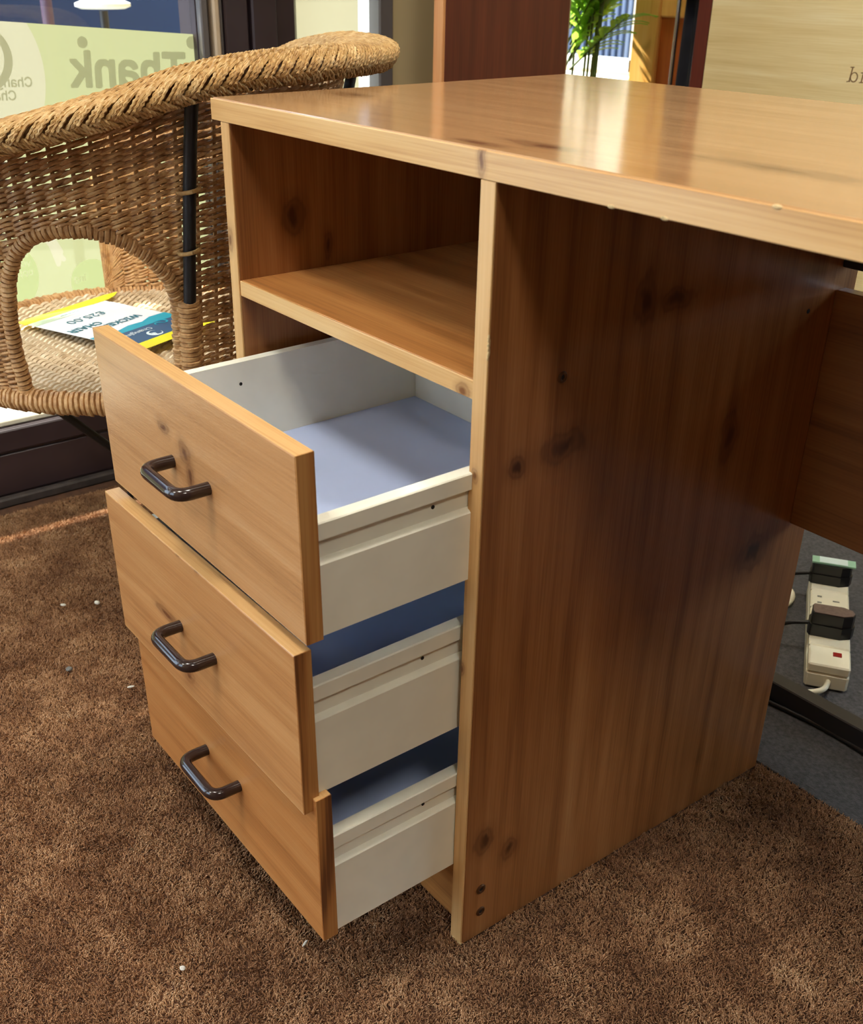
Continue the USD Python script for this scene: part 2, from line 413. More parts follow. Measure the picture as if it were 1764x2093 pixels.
# left wall: windows from YF to 0.765, then plaster, then a step outwards
LW0, LW1 = -2.3, 0.409
single('wall_left', join([bx(-0.93, XW, 0.797, YS + .05, 0, ROOM_H), bx(-0.93, XW, YF, LW0, 0, ROOM_H), bx(-0.93, XW, LW0, 0.797, HD, ROOM_H)]), M['olive_wall'], kind='structure')
single('wall_step', bx(XS, -0.88, YS - .0, YS + .05, 0, ROOM_H), M['olive_wall'], kind='structure')
single('wall_side', join([bx(XS - .06, XS, YS, YB, 0, .4), bx(XS - .06, XS, YS, YB, HD, ROOM_H)]), M['room_wall'], kind='structure')
single('wall_right', bx(XR, XR + .06, YF, YB, 0, ROOM_H), M['dark_wall'], kind='structure')
single('wall_front', join([bx(XW - .1, XR, YF - .06, YF, 0, 0.5), bx(XW - .1, XR, YF - .06, YF, HD, ROOM_H), bx(XW - .1, -0.7, YF - .06, YF, 0.5, HD), bx(0.42, XR, YF - .06, YF, 0.5, HD)]), M['room_wall'], kind='structure')
BZ = 0.56                                     # back window's sill
BX = [(-2.05, -1.50), (0.2, 2.0)]
BH = 1.75
wb = [bx(XS, XR, YB, YB + .08, 0, BZ), bx(XS, XR, YB, YB + .08, BH, ROOM_H)]
for a, c in ((XS, BX[0][0]), (BX[0][1], BX[1][0]), (BX[1][1], XR)):
    wb.append(bx(a, c, YB, YB + .08, BZ, BH))
single('wall_back', join(wb), M['room_wall'], kind='structure')

# window_1: the shop window on the left
w1 = thing('window_1', (XW, -0.9, 0), kind='structure')
part(w1, 'bottom_rail', bx(-0.905, -0.845, LW0, LW1, 0.0, 0.137, .003), M['frame'], label='dark brown bottom rail')
part(w1, 'rail_moulding', join([bx(-0.846, -0.838, LW0, LW1, 0.098, 0.137, .004), bx(-0.846, -0.841, LW0, LW1, 0.02, 0.093, .003)]), M['frame'])
part(w1, 'floor_strip', bx(-0.846, -0.829, LW0, LW1, 0.0, 0.017, .003), M['dirty_strip'], label='dirty grey strip along the carpet')
part(w1, 'bead', bx(-0.880, -0.858, LW0, LW1, 0.137, 0.147, .002), M['bead'], label='pale glazing bead')
part(w1, 'head_rail', bx(-0.905, -0.835, LW0, LW1, HD - .06, HD, .003), M['frame'])
for y in (LW0 + .04, -0.95):
    part(w1, 'mullion', bx(-0.905, -0.835, y - .035, y + .035, 0.137, HD - .06, .003), M['frame'])
for y0, y1 in ((LW0 + .075, -0.985), (-0.915, LW1)):
    part(w1, 'pane', bx(GX - .003, GX + .003, y0, y1, 0.147, HD - .06, .0005), M['pane'])
jm = part(w1, 'jamb', join([bx(-0.905, -0.845, 0.409, 0.60, 0, HD), bx(-0.846, -0.829, 0.455, 0.50, 0, HD, .003), bx(-0.846, -0.829, 0.507, 0.556, 0, HD, .003)]), M['frame'], label='wide dark brown jamb')
part(jm, 'jamb_strip', bx(-0.846, -0.828, 0.411, 0.424, 0, HD, .002), M['frame_grey'], label='grey strip')
part(jm, 'jamb_strip', bx(-0.846, -0.824, 0.432, 0.444, 0, HD, .003), M['frame_light'], label='pale strip')
part(jm, 'jamb_strip', bx(-0.846, -0.832, 0.447, 0.452, 0, HD, .001), M['frame_grey'], label='thin grey strip')
part(w1, 'pane', bx(GX - .003, GX + .003, 0.555, 0.80, 0.02, HD, .0005), M['pane'])
part(w1, 'post', bx(-0.90, XW + .004, 0.767, 0.799, 0, HD, .003), M['frame_grey'], label='grey brown post at the end of the glass')
FX = GX + 0.0035
FX2 = FX + 0.0006
tilt = -0.062                       # the graphics sit a little askew
def yz(y, z):                       # text axes: seen from outside, x runs towards -y
    return np.array([FX, y, z])
# the film: (y, z) polygon with pieces cut out
def film_top(y): return 0.7735 - 0.082 * y
film = Polygon([(-0.915, 0.184), (LW1, 0.178), (LW1, film_top(LW1)), (-0.915, film_top(-0.915))])
disc = Point(0.0, 0.692).buffer(0.149, 48).intersection(film)
def place(shape, y, z, rot=tilt):    # lettering: its left end at (y, z), reading towards -y
    s = aff.scale(shape, -1, 1, origin=(0, 0))
    return aff.translate(aff.rotate(s, rot, origin=(0, 0), use_radians=True), y, z)
k_shape = shapely.union_all([shapely.LineString([(0.118, 0.455), (0.135, 0.418), (0.128, 0.398)]).buffer(.004), shapely.LineString([(0.128, 0.398), (0.116, 0.445)]).buffer(.004),
                             shapely.LineString([(0.106, 0.45), (0.138, 0.405)]).buffer(.004), shapely.LineString([(0.15, 0.475), (0.158, 0.45), (0.17, 0.478)]).buffer(.004)])
film_g = film.difference(disc).difference(k_shape)
ex, ey = (0, 1, 0), (0, 0, 1)
def sheet(poly, x):
    vs, fs, n = [], [], 0
    for gg in getattr(poly, 'geoms', [poly]):
        if gg.area < 1e-9: continue
        v, f = trimesh.creation.triangulate_polygon(gg, engine='earcut')
        vs.append(v); fs.append(f + n); n += len(v)
    v, f = np.vstack(vs), np.vstack(fs)
    return np.column_stack([np.full(len(v), x), v[:, 0], v[:, 1]]), f
fm = part(w1, 'window_film', sheet(film_g, FX), M['film_green'], smooth=False, label='translucent pale green window film')
part(fm, 'film_circle', sheet(disc, FX), M['film_cream'], smooth=False, label='cream circle of the film')
part(fm, 'film_figure', sheet(k_shape, FX), M['film_cream'], smooth=False, label='pale figure in the film')
big = place(letters('Thank', 0.0500, True), 0.392, 0.661, -0.05)
dots = shapely.union_all([Point(0.216, 0.7335).buffer(.0085), Point(0.405, 0.7275).buffer(.0095)])
part(fm, 'lettering', sheet(shapely.union_all([big.buffer(.0012), dots]), FX2), M['film_grey'], smooth=False, label='large grey lettering seen from behind')
cc = Point(0.0545, 0.716).buffer(.0475, 40).difference(Point(0.048, 0.718).buffer(.0415, 40))
small = shapely.union_all([place(letters('Changing', 0.0135, True), 0.128, 0.6735, -0.04), place(letters('Cha', 0.0135, True), 0.100, 0.6555, -0.04), cc])
part(fm, 'lettering', sheet(small, FX2), M['film_grey'], smooth=False, label='small grey lettering and ring in the cream circle')
d1 = Point(0.030, 0.388).buffer(.062, 40)
d2 = Point(0.182, 0.362).buffer(.037, 40)
white = shapely.union_all([place(letters('Ma', 0.011), 0.080, 0.417, -.04), place(letters('volun', 0.011), 0.082, 0.402, -.04), place(letters('oppor', 0.011), 0.084, 0.387, -.04), place(letters('ing', 0.011), 0.172, 0.364, -.04)])
part(fm, 'film_disc', sheet(shapely.union_all([d1, d2]).difference(white), FX2), M['film_disc'], smooth=False, label='green discs with pale lettering seen from behind')
# frosted film of the second light
pf = part(w1, 'window_film', sheet(sbox(0.600, 0.02, 0.743, HD), FX), M['film_cream'], smooth=False, label='pale frosted film on the narrow light')
part(pf, 'sky_gap_strip', sheet(sbox(0.743, 0.02, 0.768, HD), FX), M['sky_bright_sheet'], smooth=False, label='bluish white sheet with the bright view through clear glass put into its colour')  # sheet added where clear glass would show the bright outdoors

# back windows
for i, (a, c) in enumerate(BX):
    wn = thing(f'window_{i + 2}', ((a + c) / 2, YB, BZ), kind='structure')
    part(wn, 'frame', join([bx(a, a + .03, YB + .0, YB + .05, BZ, BH), bx(c - .03, c, YB, YB + .05, BZ, BH), bx(a, c, YB, YB + .05, BH - .04, BH), bx(a, c, YB, YB + .05, BZ, BZ + .035)]), M['white_paint'])
    part(wn, 'pane', bx(a + .03, c - .03, YB + .025, YB + .03, BZ + .035, BH - .04, .0005), M['pane'])
    part(wn, 'window_sill', bx(a - .05, c + .05, YB - .12, YB, BZ - .045, BZ - .01, .006), M['white_paint'])
wn = thing('window_5', (XS, 1.7, .4), kind='structure')  # added out of view so sunlight reaches the palm and pine post
part(wn, 'frame', join([bx(XS - .05, XS, YS + .05, YS + .09, .4, HD), bx(XS - .05, XS, YB - .04, YB, .4, HD), bx(XS - .05, XS, YS + .05, YB, .4, .44), bx(XS - .05, XS, YS + .05, YB, HD - .04, HD)]), M['white_paint'])
part(wn, 'pane', bx(XS - .03, XS - .025, YS + .09, YB - .04, .44, HD - .04, .0005), M['pane'])
wn = thing('window_4', (-0.14, YF, 0.5), kind='structure')
part(wn, 'frame', join([bx(-.7, -.65, YF - .06, YF, .5, HD), bx(.37, .42, YF - .06, YF, .5, HD), bx(-.7, .42, YF - .06, YF, HD - .05, HD), bx(-.7, .42, YF - .06, YF, .5, .55)]), M['frame'])
part(wn, 'pane', bx(-.65, .37, YF - .035, YF - .03, .55, HD - .05, .0005), M['pane'])

# ceiling lamps (above the picture): square panels
def ceiling_light(x, y, label):
    t = thing('ceiling_light', (x, y, ROOM_H), label, 'ceiling light', 'ceiling lights')
    s = 0.2
    part(t, 'frame', join([bx(x - s - .02, x + s + .02, y - s - .02, y - s, ROOM_H - .03, ROOM_H), bx(x - s - .02, x + s + .02, y + s, y + s + .02, ROOM_H - .03, ROOM_H),
                           bx(x - s - .02, x - s, y - s, y + s, ROOM_H - .03, ROOM_H), bx(x + s, x + s + .02, y - s, y + s, ROOM_H - .03, ROOM_H)]), M['white_paint'])
    part(t, 'diffuser', bx(x - s, x + s, y - s, y + s, ROOM_H - .02, ROOM_H - .005), M['lamp'])
ceiling_light(2.1, -0.75, 'square white ceiling light nearest the right wall')
ceiling_light(0.3, -0.85, 'square white ceiling light in front of the drawers')
ceiling_light(-0.1, -2.0, 'square white ceiling light nearest the front window')
ceiling_light(0.45, 0.20, 'unseen ceiling light added above the desk to brighten the ply cabinet')  # extra lamp, added for more light on the ply board
ceiling_light(-1.45, 1.45, 'unseen ceiling light added to brighten the palm and pine in the back bay')  # extra lamp, added to lift the dim back bay

# ------------------------------------------------------------------ outside
single('pavement', bx(-9.0, -0.93, -6, 6, -0.16, -0.06), M['pavement'], kind='structure')
single('pavement', bx(-6, 6, YB + .1, 9.0, -0.16, -0.06), M['pavement'], kind='structure')
single('window_ledge', bx(-1.16, -0.905, LW0, LW1 + .3, -0.06, 0.125, .01), M['stone'], 'pale pebbled stone ledge outside the shop window', 'ledge')

# ------------------------------------------------------------------ the desk
dk = thing('desk', (W_ / 2, D_ / 2, 0), 'pine-effect pedestal desk with three pulled-out drawers and an open shelf', 'desk')
XD1 = 1.55
top = part(dk, 'desktop', bx(-0.016, XD1, 0.0015, 0.4488, ZT - TT, ZT, .0012), M['top'])
part(top, 'edge_band', join([bx(-0.016, XD1, -0.0005, 0.0015, ZT - TT, ZT - .0006, .0005)]), M['edge_x'], label='pale pine edge band')
chips = []
for (x, z) in ((0.487, ZT - TT + .0005), (0.528, ZT - TT + .0005), (0.60, ZT - .001)):
    s = trimesh.creation.icosphere(subdivisions=1, radius=.0022)
    chips.append(moved(np.array(s.vertices) * [1.6, .5, .6] if False else (np.array(s.vertices) * [1.5, .4, .6], s.faces), None, (x, -0.0003, z)))
part(top, 'chipped_edge', join(chips), M['chip'])
ZB = ZT - TT
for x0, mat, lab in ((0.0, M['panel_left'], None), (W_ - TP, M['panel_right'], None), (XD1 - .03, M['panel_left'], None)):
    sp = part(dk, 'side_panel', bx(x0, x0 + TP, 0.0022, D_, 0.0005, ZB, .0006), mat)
    part(sp, 'edge_band', bx(x0, x0 + TP, 0.0, 0.0022, 0.002, ZB - .0003, .0005), M['edge_z'], label='pale pine edge band')
    if 0.1 < x0 < 1:
        x1 = x0 + TP
        ring = [(0.0022, 0.0), (0.0022, 0.0006), (0.0032, 0.0013), (0.0046, 0.0012), (0.0056, 0.0004), (0.0056, 0.0)]
        for (y, z, sc) in ((0.077, 0.565, 0.85), (0.023, 0.062, 1.0), (0.024, 0.032, 0.95)):
            q = Rotation.from_euler('y', 90, degrees=True).as_matrix()
            part(sp, 'screw_cap', moved(lathe(np.array(ring) * sc, n=20), q, (x1, y, z)), M['bronze'], label='bronze screw cap')
            part(sp, 'screw_hole', moved(lathe([(0, 0), (0.0024 * sc, 0), (0.0024 * sc, .0004), (0, .0004)], n=12), q, (x1, y, z)), M['hole'])
        part(sp, 'screw_hole', moved(lathe([(0, 0), (0.0022, 0), (0.0022, .0003), (0, .0003)], n=12), q, (x1, 0.387, 0.565)), M['hole'])
        ch = []
        for k in range(5):
            s = trimesh.creation.icosphere(subdivisions=1, radius=1.0)
            ch.append(moved((np.array(s.vertices) * [.0010, .0012, .0035 + .001 * (k % 2)], s.faces), None, (x1 - .0003, .0006 + .0006 * (k % 2), 0.596 + .0032 * k)))
        for k in range(6):
            s = trimesh.creation.icosphere(subdivisions=1, radius=1.0)
            ch.append(moved((np.array(s.vertices) * [.0016, .0016, .0012 + .0005 * (k % 3)], s.faces), None, (x0 + .001 + .0027 * k, .0008, 0.0016 + .0004 * (k % 2))))
        part(sp, 'chipped_edge', join(ch), M['chip'], label='bare chipboard showing')
IX0, IX1 = TP, W_ - TP
sh = part(dk, 'shelf', bx(IX0, IX1, 0.0035, 0.438, 0.5582, 0.5732, .0006), M['shelf'])
part(sh, 'edge_band', bx(IX0, IX1, 0.0015, 0.0035, 0.5582, 0.5730, .0005), M['edge_x'], label='pale pine edge band')
part(dk, 'back_panel', bx(IX0, IX1, 0.438, 0.444, 0.06, ZB), M['inner'])
part(dk, 'plinth', bx(IX0, IX1, 0.0165, 0.031, 0.001, 0.068, .0006), M['inner'])
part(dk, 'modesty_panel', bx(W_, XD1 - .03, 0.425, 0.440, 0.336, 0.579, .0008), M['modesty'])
part(dk, 'under_rail', bx(W_, XD1 - .03, 0.428, 0.446, 0.5995, ZB, .001), M['black_steel'], label='black rail under the desktop')

def bow_handle(x, y, z):
    a = 0.0325
    path = fillet([(x - a, y + .001, z), (x - a, y - .027, z), (x + a, y - .027, z), (x + a, y + .001, z)], .013, 9)
    return tube(path, 0.0056, 14)

def drawer(i, L, h, b, dx, yaw, pit, st, sb):
    R = Rotation.from_euler('zx', [yaw, pit], degrees=True).as_matrix()
    o = np.array([W_ / 2 + dx, 0, h])
    q = lambda m: moved(m, R, o)
    fw, fth, hs, t = 0.3515, 0.0150, 0.1725, 0.012
    top_, bot_ = st - h, sb - h
    yb = 0.205
    yf = -L + fth
    # carcass: each side has a lip, a slide groove and a lower face
    def side(s):
        xo, xi = s * hs, s * (hs - t)
        pr = [(xi, bot_), (xo, bot_), (xo, top_ - .034), (xo - s * .0012, top_ - .0325), (xo - s * .0052, top_ - .0305), (xo - s * .0056, top_ - .0145), (xo, top_ - .0138), (xo, top_ - .001), (xo - s * .001, top_), (xi, top_)]
        poly = Polygon(pr)
        m = trimesh.creation.extrude_polygon(poly, yb - yf, engine='earcut')
        v, f = arr(m)
        return np.column_stack([v[:, 0], yf + v[:, 2], v[:, 1]]), f[:, ::-1]
    back = bx(-hs + t, hs - t, yb - .012, yb, bot_, top_ - .004)
    d = part(dk, 'drawer', q(join([side(-1), side(1), back])), M['melamine'], label='white drawer carcass')
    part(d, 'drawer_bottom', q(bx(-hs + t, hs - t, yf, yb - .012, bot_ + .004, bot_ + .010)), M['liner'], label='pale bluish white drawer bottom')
    fr = part(d, 'drawer_front', q(bx(-fw / 2 + .0008, fw / 2 - .0008, -L, yf, b - h + .0008, -.0008, .0004)), M[f'front{i}'], label='orange brown pine-effect front')
    band = [bx(-fw / 2 + .0008, fw / 2 - .0008, -L + .0003, yf, -.0008, 0, .0003), bx(-fw / 2 + .0008, fw / 2 - .0008, -L + .0003, yf, b - h, b - h + .0008, .0003)]
    for m_ in band:
        part(d, 'edge_band', q(m_), M['edge_x'], label='pale edge band')
    for s in (-1, 1):
        part(d, 'edge_band', q(bx(s * (fw / 2 - .0008), s * fw / 2, -L + .0003, yf, b - h, 0, .0003)), M['edge_dark'], label='striped edge band at the side')
    zc = (b - h) / 2 - .002
    part(d, 'handle', q(bow_handle(0.003, -L, zc)), M['handle'], smooth=60, label='dark brown bow handle')
    hq = Rotation.from_euler('y', 90, degrees=True).as_matrix()
    hl = []
    hl.append(moved(lathe([(0, 0), (.0017, 0), (.0017, .0003), (0, .0003)], n=12), hq, (hs - .0054, -.033, top_ - .021)))
    hl.append(moved(lathe([(0, 0), (.0017, 0), (.0017, .0003), (0, .0003)], n=12), hq, (-hs + t, -.02, top_ - .022)))
    part(d, 'screw_hole', q(join(hl)), M['hole'])
drawer(0, 0.1549, 0.5580, 0.4067, 0.0075, -0.58, 1.07, 0.501, 0.4075)
drawer(1, 0.1591, 0.3943, 0.2392, -0.0030, -0.11, 0.85, 0.357, 0.251)
drawer(2, 0.1478, 0.2526, 0.0923, 0.0022, -0.28, 0.98, 0.203, 0.094)

# ------------------------------------------------------------------ the wicker chair
CC = np.array([-0.383, 0.054])
ZS = 0.4095
BACK = math.radians(43)
def rz(z): return 0.236 + 0.041 * (np.asarray(z) - ZS) / 0.3205
_d = [0, 28, 40, 51, 63, 75, 87, 105, 114, 119, 123, 130]
_z = [.756, .758, .755, .747, .730, .714, .698, .672, .652, .60, .50, .43]
from scipy.interpolate import PchipInterpolator
_rim = PchipInterpolator(_d, _z)
def rimz(delta): return _rim(np.abs(np.degrees(delta)))
def polar(delta, rad, z):
    a = BACK + np.asarray(delta)
    return np.stack([CC[0] + rad * np.cos(a), CC[1] + rad * np.sin(a), np.broadcast_to(z, np.shape(a)) + 0 * a], -1)
DMAX = math.radians(123)
ch = thing('wicker_chair', (CC[0], CC[1], 0), 'round woven wicker tub chair with braided rim and black legs by the window', 'chair')
# arches in (delta, z)
arch = [(-53.1, .425), (-53.4, .461), (-52.4, .501), (-50.2, .541), (-47.1, .568), (-42.7, .585), (-37.2, .591), (-30.6, .591), (-24.3, .582), (-19.1, .565), (-14.9, .542), (-13.1, .516), (-13.2, .476), (-13.3, .424)]
arch = np.array([(math.radians(a) - BACK, z) for a, z in arch])
R0 = 0.255
def to_uv(a): return a * [R0, 1.0]
hole1 = Polygon(to_uv(arch)).union(sbox(arch[:, 0].min() * R0 + .004, 0.395, arch[:, 0].max() * R0 - .002, 0.44))
hole2 = aff.scale(hole1, -1, 1, origin=(0, 0))
holes = shapely.union_all([hole1, hole2]).buffer(.006)
shapely.prepare(holes)
def runs(mask, least=3):
    idx = np.flatnonzero(mask)
    return [s for s in np.split(idx, np.flatnonzero(np.diff(idx) > 1) + 1) if len(s) >= least]
ST = 56                                      # stakes
step = 2 * DMAX / ST
weave = []
NR = 46
for row in range(NR):
    t = (row + .5) / NR
    dl = np.linspace(-DMAX, DMAX, ST * 6 + 1)
    z = ZS + t * (rimz(dl) - .015 - ZS)
    z = z + .0012 * np.sin(dl * 9 + row * 1.3)
    inside = shapely.contains_xy(holes, dl * R0, z)
    ph = dl / step * np.pi
    for s in (0, np.pi):
        rad = rz(z) + .0042 * np.cos(ph + s)
        pts = polar(dl, rad, z + .0015 * np.sin(ph + s + .6))
        for rn in runs(~inside):
            weave.append(tube(pts[rn], 0.0022 * (1 + .12 * np.sin(rn * 2.1 + row)), 5, caps=False))
part(ch, 'woven_wall', join(weave), M['wicker'], smooth=60, kind='stuff', label='brown woven seagrass wall')
stakes = []
for k in range(ST + 1):
    d0 = -DMAX + k * step
    zz = np.linspace(ZS, float(rimz(d0)) - .01, 24)
    ins = shapely.contains_xy(holes, np.full(24, d0 * R0), zz)
    p = polar(np.full(24, d0), rz(zz), zz)
    for rn in runs(~ins):
        stakes.append(tube(p[rn], .0024, 5))
part(ch, 'stakes', join(stakes), M['wicker'], kind='stuff')
def coil(path, normal, R, pitch, r, per=9):
    """rope wound round a path"""
    path = np.asarray(path, float)
    s = np.concatenate([[0], np.cumsum(np.linalg.norm(np.diff(path, axis=0), axis=1))])
    n = max(int(s[-1] / pitch), 1)
    ss = np.linspace(0, s[-1], n * per + 1)
    P = np.stack([np.interp(ss, s, path[:, k]) for k in range(3)], 1)
    t, a, b_ = frames(P)
    ang = np.linspace(0, 2 * np.pi * n, len(ss))
    wob = 1 + .08 * np.sin(ang * .37)
    return tube(P + (R * wob * np.cos(ang))[:, None] * a + (R * wob * np.sin(ang))[:, None] * b_, r, 5)
# wound borders of the arches
for sgn in (1, -1):
    o = np.array(Polygon(to_uv(arch)).exterior.coords)[:-1]
    o = o[1:-1] if False else o
    s = np.concatenate([[0], np.cumsum(np.linalg.norm(np.diff(o, axis=0), axis=1))])
    ss = np.linspace(0, s[-1], 90)
    uo = np.interp(ss, s, o[:, 0]); zo = np.interp(ss, s, o[:, 1])
    gx, gz = np.gradient(uo), np.gradient(zo); gl_ = np.hypot(gx, gz); uo, zo = uo - .0088 * gz / gl_, zo + .0088 * gx / gl_
    zo = np.concatenate([[ZS], zo, [ZS]]); uo = np.concatenate([[uo[0]], uo, [uo[-1]]])
    P = polar(sgn * uo / R0, rz(zo), zo)
    part(ch, 'arch_border', join([coil(P, None, .0062, .0056, .0029), tube(P, .0052, 8)]), M['wicker'], smooth=60, label='rope-wound border of an arched opening')
# seat: straight twined rows on a disc
seat = []
RS = 0.236
F_, S_ = np.array([math.cos(BACK), math.sin(BACK)]), np.array([-math.sin(BACK), math.cos(BACK)])
def seat_pt(bb, ss, z): return np.stack([CC[0] + bb * F_[0] + ss * S_[0], CC[1] + bb * F_[1] + ss * S_[1], z], -1)
nrow = 56
for k in range(nrow):
    bb = -RS + (k + .5) * 2 * RS / nrow
    half = math.sqrt(max(RS ** 2 - bb ** 2, 0)) - .004
    if half < .03: continue
    n = int(2 * half / .0035)
    ss = np.linspace(-half, half, n)
    ph = ss / .021 * np.pi + k * .9
    for s in (0, np.pi):
        z = ZS - .004 + .0034 * np.cos(ph + s) - .010 * np.cos(np.clip(np.hypot(bb, ss) / RS, 0, 1) * np.pi / 2)
        seat.append(tube(seat_pt(bb + .0020 * np.sin(ph + s), ss, z), .0031, 5, caps=False))
part(ch, 'woven_seat', join(seat), M['wicker_seat_sun_tone'], smooth=60, kind='stuff', label='woven seagrass seat with sunlight put into its pale colour')
aa = np.linspace(-np.pi, np.pi, 160)
ring = polar(aa, np.full(160, RS), ZS - .008)
part(ch, 'seat_border', join([coil(ring, None, .0115, .0058, .0031), tube(ring, .0105, 8, closed=False)]), M['wicker'], smooth=60, label='rope-wound seat edge')
# braided rim: ropes hooked down the outside as a plait and laid along the top
dl = np.linspace(-DMAX, DMAX, 1600)
RR = 0.304
zr = rimz(dl)
core = polar(dl, np.full(1600, RR), zr - .004)
sl = np.concatenate([[0], np.cumsum(np.linalg.norm(np.diff(core, axis=0), axis=1))])
LEN = sl[-1]
def rim_pt(s, w, lift):
    """s: length along the rim; w: 0 bottom outside, 0.5 outer top corner, 1 inner top edge"""
    s = np.clip(s, 0, LEN)
    c = np.stack([np.interp(s, sl, core[:, k]) for k in range(3)], -1)
    d0 = np.interp(s, sl, dl) + BACK
    out = np.stack([np.cos(d0), np.sin(d0), 0 * d0], -1)
    prof = np.array([[.016, -.0150], [.030, -.0125], [.0370, -.0045], [.0360, .0045], [.024, .0095], [.002, .0105], [-.026, .0095], [-.040, .000]])
    pw = np.linspace(0, 1, len(prof))
    rad = np.interp(w, pw, prof[:, 0]); zz = np.interp(w, pw, prof[:, 1])
    nn = np.stack([rad, zz], -1); nn = nn / np.maximum(np.linalg.norm(nn, axis=-1, keepdims=True), 1e-9)
    rad, zz = rad + nn[:, 0] * lift, zz + nn[:, 1] * lift
    return c + out * rad[:, None] + np.array([0, 0, 1.0]) * zz[:, None]
def two_ply(P, R, r, pitch, ph):
    t, a, b_ = frames(P)
    s = np.concatenate([[0], np.cumsum(np.linalg.norm(np.diff(P, axis=0), axis=1))])
    ang = 2 * np.pi * s / pitch + ph
    return [tube(P + (R * np.cos(ang + q))[:, None] * a + (R * np.sin(ang + q))[:, None] * b_, r, 5) for q in (0, np.pi)]
ropes = []
NB = int(LEN / .0168)
for k in range(NB):
    for m_ in range(3):
        unit = m_ - 1.0
        s0 = (k + .5) * LEN / NB + unit * .0044
        # lower limb of the plait: slopes down and on
        u = np.linspace(0, 1, 9)
        ropes += two_ply(rim_pt(s0 + .002 + .024 * u, .285 - .265 * u, .0020 + .003 * np.sin(u * np.pi) ** .7 * (1 - .6 * u) + .0004 * unit), .0012, .0015, .0115, k + m_)
        # upper limb: over the edge, then lying along the top
        u = np.linspace(0, 1, 26)
        w = np.interp(u, [0, .22, .34, 1], [.20, .47, .58, .98])
        s = s0 + np.interp(u, [0, .22, .34, 1], [-.006, .010, .028, .135])
        lift = np.interp(u, [0, .1, .24, .4, 1], [.0008, .0046, .0054, .0034, .0018]) + .0005 * unit
        ropes += two_ply(rim_pt(s, w, lift), .0012, .0015, .0115, k * 1.7 + m_)
part(ch, 'braided_rim', join(ropes), M['wicker_rim'], smooth=60, kind='stuff', label='thick pale braided rope rim')
part(ch, 'rim_core', join([*[tube(polar(dl[::4], RR + q_ + 0 * dl[::4], zr[::4] - .0025), .0090, 8) for q_ in (-.024, -.008, .008, .021)], tube(polar(dl[::8], RR + .004 + 0 * dl[::8], zr[::8] - .016), .004, 6), tube(polar(dl[::8], RR - .012 + 0 * dl[::8], zr[::8] - .016), .0038, 6)]), M['wicker'], smooth=60)
# black rods outside the wall, wound posts at the seat, crossing legs under it
for dg in (-52, 24, -112, 112):
    d0 = math.radians(dg)
    zt = float(rimz(d0)) - .012
    lowz = 0.515
    zz = np.linspace(lowz, zt, 12)
    rod = part(ch, 'rod', tube(polar(d0 + np.linspace(0, math.radians(1.8) if dg == -52 else 0, 12), rz(zz) + .0125 + .010 * ((zz - lowz) / (zt - lowz)) ** 3, zz), .0068, 12), M['rod'], smooth=60, label='black metal rod tied to the wall')
    for zk in (0.575, 0.638):
        if zk < zt - .02:
            a = np.linspace(0, 2 * np.pi, 18)
            c0 = polar(np.array([d0 + (math.radians(1.8) * (zk - lowz) / (zt - lowz) if dg == -52 else 0)]), rz(zk) + .012, zk)[0]
            er = np.array([math.cos(BACK + d0), math.sin(BACK + d0), 0]); et = np.array([-er[1], er[0], 0])
            part(rod, 'tie', tube(c0 + .0112 * np.cos(a)[:, None] * er + .0112 * np.sin(a)[:, None] * et + np.array([0, 0, .002]) * np.sin(a)[:, None], .0022, 6, closed=False), M['wicker_rim'], smooth=60)
    zz = np.linspace(ZS - .01, lowz + .004, 14)
    P = polar(np.full(14, d0), rz(zz) + .008, zz)
    part(ch, 'wound_post', join([coil(P, None, .0105, .0056, .0031), tube(P, .0095, 8)]), M['wicker'], smooth=60, label='rope-wound post')
def leg(a0, a1, r1=.225):
    p0 = np.array([CC[0] + .225 * math.cos(a0), CC[1] + .225 * math.sin(a0), ZS - .016])
    p1 = np.array([CC[0] + r1 * math.cos(a1), CC[1] + r1 * math.sin(a1), .006])
    return tube(np.linspace(p0, p1, 8), .0052, 10)
for a0, a1 in ((-50, 58), (93, -8), (163, 168), (262, 262)):
    part(ch, 'leg', leg(math.radians(a0), math.radians(a1), .40 if a0 == 262 else .225), M['rod'], smooth=60, label='thin black metal leg')

# price sign lying on the seat: portrait sheet, its foot towards the chair's front
sg = thing('price_sign', (CC[0], CC[1], ZS), 'paper price sign with yellow tape ends lying on the wicker seat', 'sign')
A1 = np.array([-0.555, 0.085])                                             # foot of the sheet, far end
eu = np.array([.377, -.926]); eu /= np.linalg.norm(eu)                    # reading direction
ev = np.array([.926, .377]); ev /= np.linalg.norm(ev)                     # towards the head of the sheet
ZP = ZS + .0035
def sgp(poly, lift, th=.0003):
    m = extrude(poly, th)
    return on_plane(m, np.array([A1[0], A1[1], ZP + lift]), np.array([*eu, 0]), np.array([*ev, 0]))
part(sg, 'paper', sgp(sbox(.006, .002, .148, .196), 0, .0006), M['paper'], smooth=False)
part(sg, 'yellow_tape', sgp(Polygon([(-.038, -.014), (-.012, -.017), (.150, -.015), (.152, .004), (.0, .005), (-.020, -.002)]), .0008), M['yellow_tape'], smooth=False, label='yellow tape at the foot of the sheet')
part(sg, 'yellow_tape', sgp(sbox(.004, .190, .160, .213), .0018), M['yellow_tape'], smooth=False, label='yellow tape at the head of the sheet')
part(sg, 'header_print', sgp(Polygon([(.006, .140), (.05, .134), (.1, .137), (.148, .134), (.148, .190), (.006, .190)]), .0008), M['navy'], smooth=False, label='dark blue header')
part(sg, 'header_print', sgp(Polygon([(.006, .118), (.034, .116), (.056, .124), (.08, .121), (.11, .128), (.148, .120), (.148, .138), (.006, .142)]), .0009), M['teal'], smooth=False, label='teal stripe')
